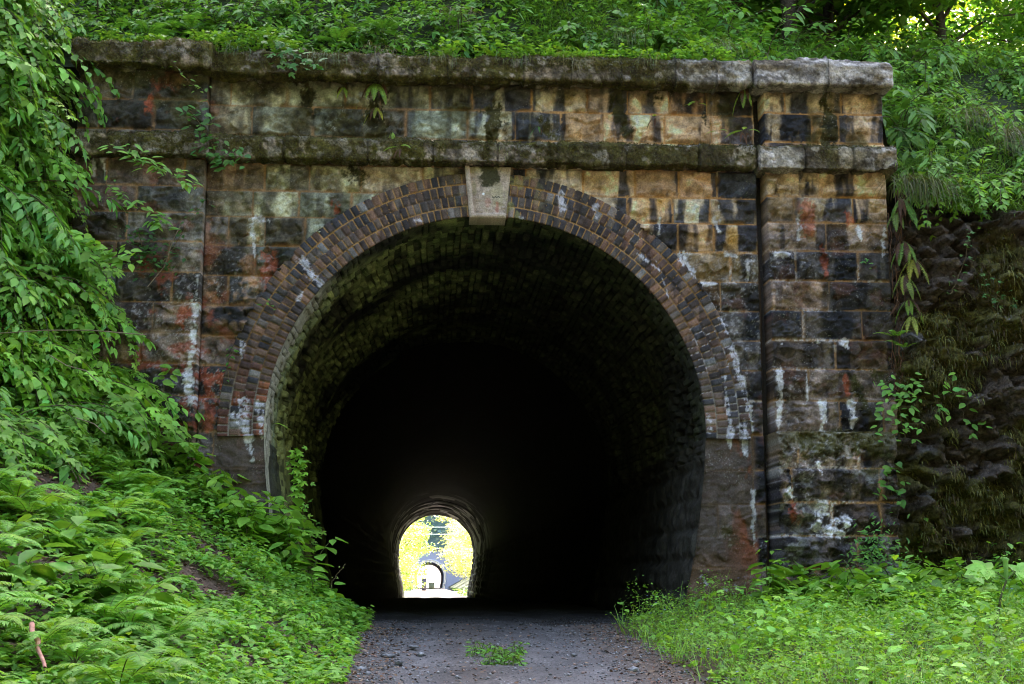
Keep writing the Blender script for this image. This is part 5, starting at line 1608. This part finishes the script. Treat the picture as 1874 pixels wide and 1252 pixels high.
tag(a.build("forest", M_LEAF), "bluish wooded hillside far beyond the tunnel", "forest", kind='stuff')
por2 = empty("tunnel_portal", (0, 216, -1.45), "small second tunnel portal with grey brick arch rings seen through the far mouth", "tunnel portal")
a = Acc(); nt_ = 60
tt = np.linspace(0, math.pi, nt_)
pi_ = [(2.05, -.3), (2.3, 1.2)] + [(RI * math.cos(t), ZC + RI * math.sin(t)) for t in tt] + [(-2.3, 1.2), (-2.05, -.3)]
for k, rad_ in enumerate((.0, .13, .26, .39)):
    cc = c([.26, .25, .30]) * (1.6 if k % 2 else .8)
    V = []
    for x_, z_ in pi_:
        v = np.array([x_, z_ - ZC]); v = v / (np.linalg.norm(v) + 1e-9)
        for q, yy in ((rad_, -.05 - .03 * k), (rad_ + .12, -.05 - .03 * k), (rad_ + .12, .2)):
            V.append((x_ + v[0] * q, yy, z_ + v[1] * q))
    m_ = len(pi_); Q = []
    for i in range(m_ - 1):
        for j in range(2): Q.append([i * 3 + j, i * 3 + j + 1, (i + 1) * 3 + j + 1, (i + 1) * 3 + j])
    a.add(V, None, Q, cc)
a.build("brick_arch", M_BRICK, por2)
a = Acc()     # wall with its opening
V = [];
for x_, z_ in pi_:
    v = np.array([x_, z_ - ZC]); v = v / np.linalg.norm(v)
    V.append((x_ + v[0] * .4, 0, z_ + v[1] * .4))
    ex = np.clip(v[0] * 20, -5.6, 5.6); ez = np.clip(ZC + v[1] * 20, -.4, 6.3) if z_ > 1.3 else z_
    V.append((ex if abs(v[0]) > .1 or z_ < 3 else v[0] * 20, 0, ez))
Q = [[2 * i, 2 * i + 1, 2 * i + 3, 2 * i + 2] for i in range(len(pi_) - 1)]
a.add(V, None, Q, (.40, .38, .46)); a.box((-6, -.25, 6.2), (6, .6, 6.6), (.16, .14, .14)); a.build("wall", M_STONE, por2)
a = Acc(); ysb = np.arange(0, 46, 1.5); V = []; CC = []
for yy in ysb:
    for x_, z_ in pi_:
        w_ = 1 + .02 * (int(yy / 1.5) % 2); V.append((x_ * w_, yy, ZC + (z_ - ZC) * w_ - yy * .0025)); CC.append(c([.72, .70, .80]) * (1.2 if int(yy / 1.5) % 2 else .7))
a.add(V, None, grid_faces(len(ysb), len(pi_)), np.array(CC)); a.build("lining", M_LINING, por2)
sheet("ground", np.arange(-80, 80.1, 4), np.arange(300, 900, 12), lambda x, y: -2.0 + .06 * (y - 390) * (y > 390) + 0 * x, M_SOIL, lambda X, Y, Z: X[..., None] * 0 + c([.35, .36, .22]))
# overhead wires, cabinets, lattice panel
for i, (z_, lb) in enumerate([(at(790, 965, 130)[2], "upper white cable strung across beyond the far mouth"), (at(790, 978, 130)[2], "lower white cable strung across beyond the far mouth")]):
    a = Acc(); a.tube([(x_, 130 + .0 * x_, z_ + .010 * (x_ - .5) ** 2) for x_ in np.linspace(-9, 9, 15)], .035, (.7, .72, .75), 5); tag(a.build("cable", M_METAL), lb, "cable")
for px, py, Y, w_, h_, cc, lb in [(776, 1066, 150, .55, 1.1, (.10, .09, .12), "dark squat cabinet standing left on the far path"), (790, 1059, 180, .8, .6, (.10, .12, .08), "small dark green box on the far path by the second tunnel")]:
    p = at(px, py, Y); root = empty("cabinet", (p[0], Y, float(pathz(Y))), lb, "cabinet")
    a = Acc(); a.box((-w_ / 2, -.25, 0), (w_ / 2, .25, h_ + .3), cc); a.build("body", M_METAL, root)
    a = Acc(); a.box((-w_ / 2 - .04, -.3, h_ + .3), (w_ / 2 + .04, .3, h_ + .36), cc); a.build("lid", M_METAL, root)
p = at(853, 1021, 100); root = empty("lattice_panel", (p[0], 100, float(pathz(100))), "white lattice panel on a post at the right beyond the far mouth", "panel")
a = Acc(); a.box((-.03, -.03, 0), (.03, .03, p[2] + .8 - pathz(100)), (.6, .6, .6)); a.build("post", M_METAL, root)
a = Acc(); zc_ = p[2] - pathz(100)
for k in range(8): a.box((-.38, -.05, zc_ - .7 + k * .2), (.38, -.035, zc_ - .65 + k * .2), (.65, .65, .65))
for k in (-.38, .34): a.box((k, -.07, zc_ - .72), (k + .04, -.052, zc_ + .76), (.65, .65, .65))
a.build("lattice", M_METAL, root)
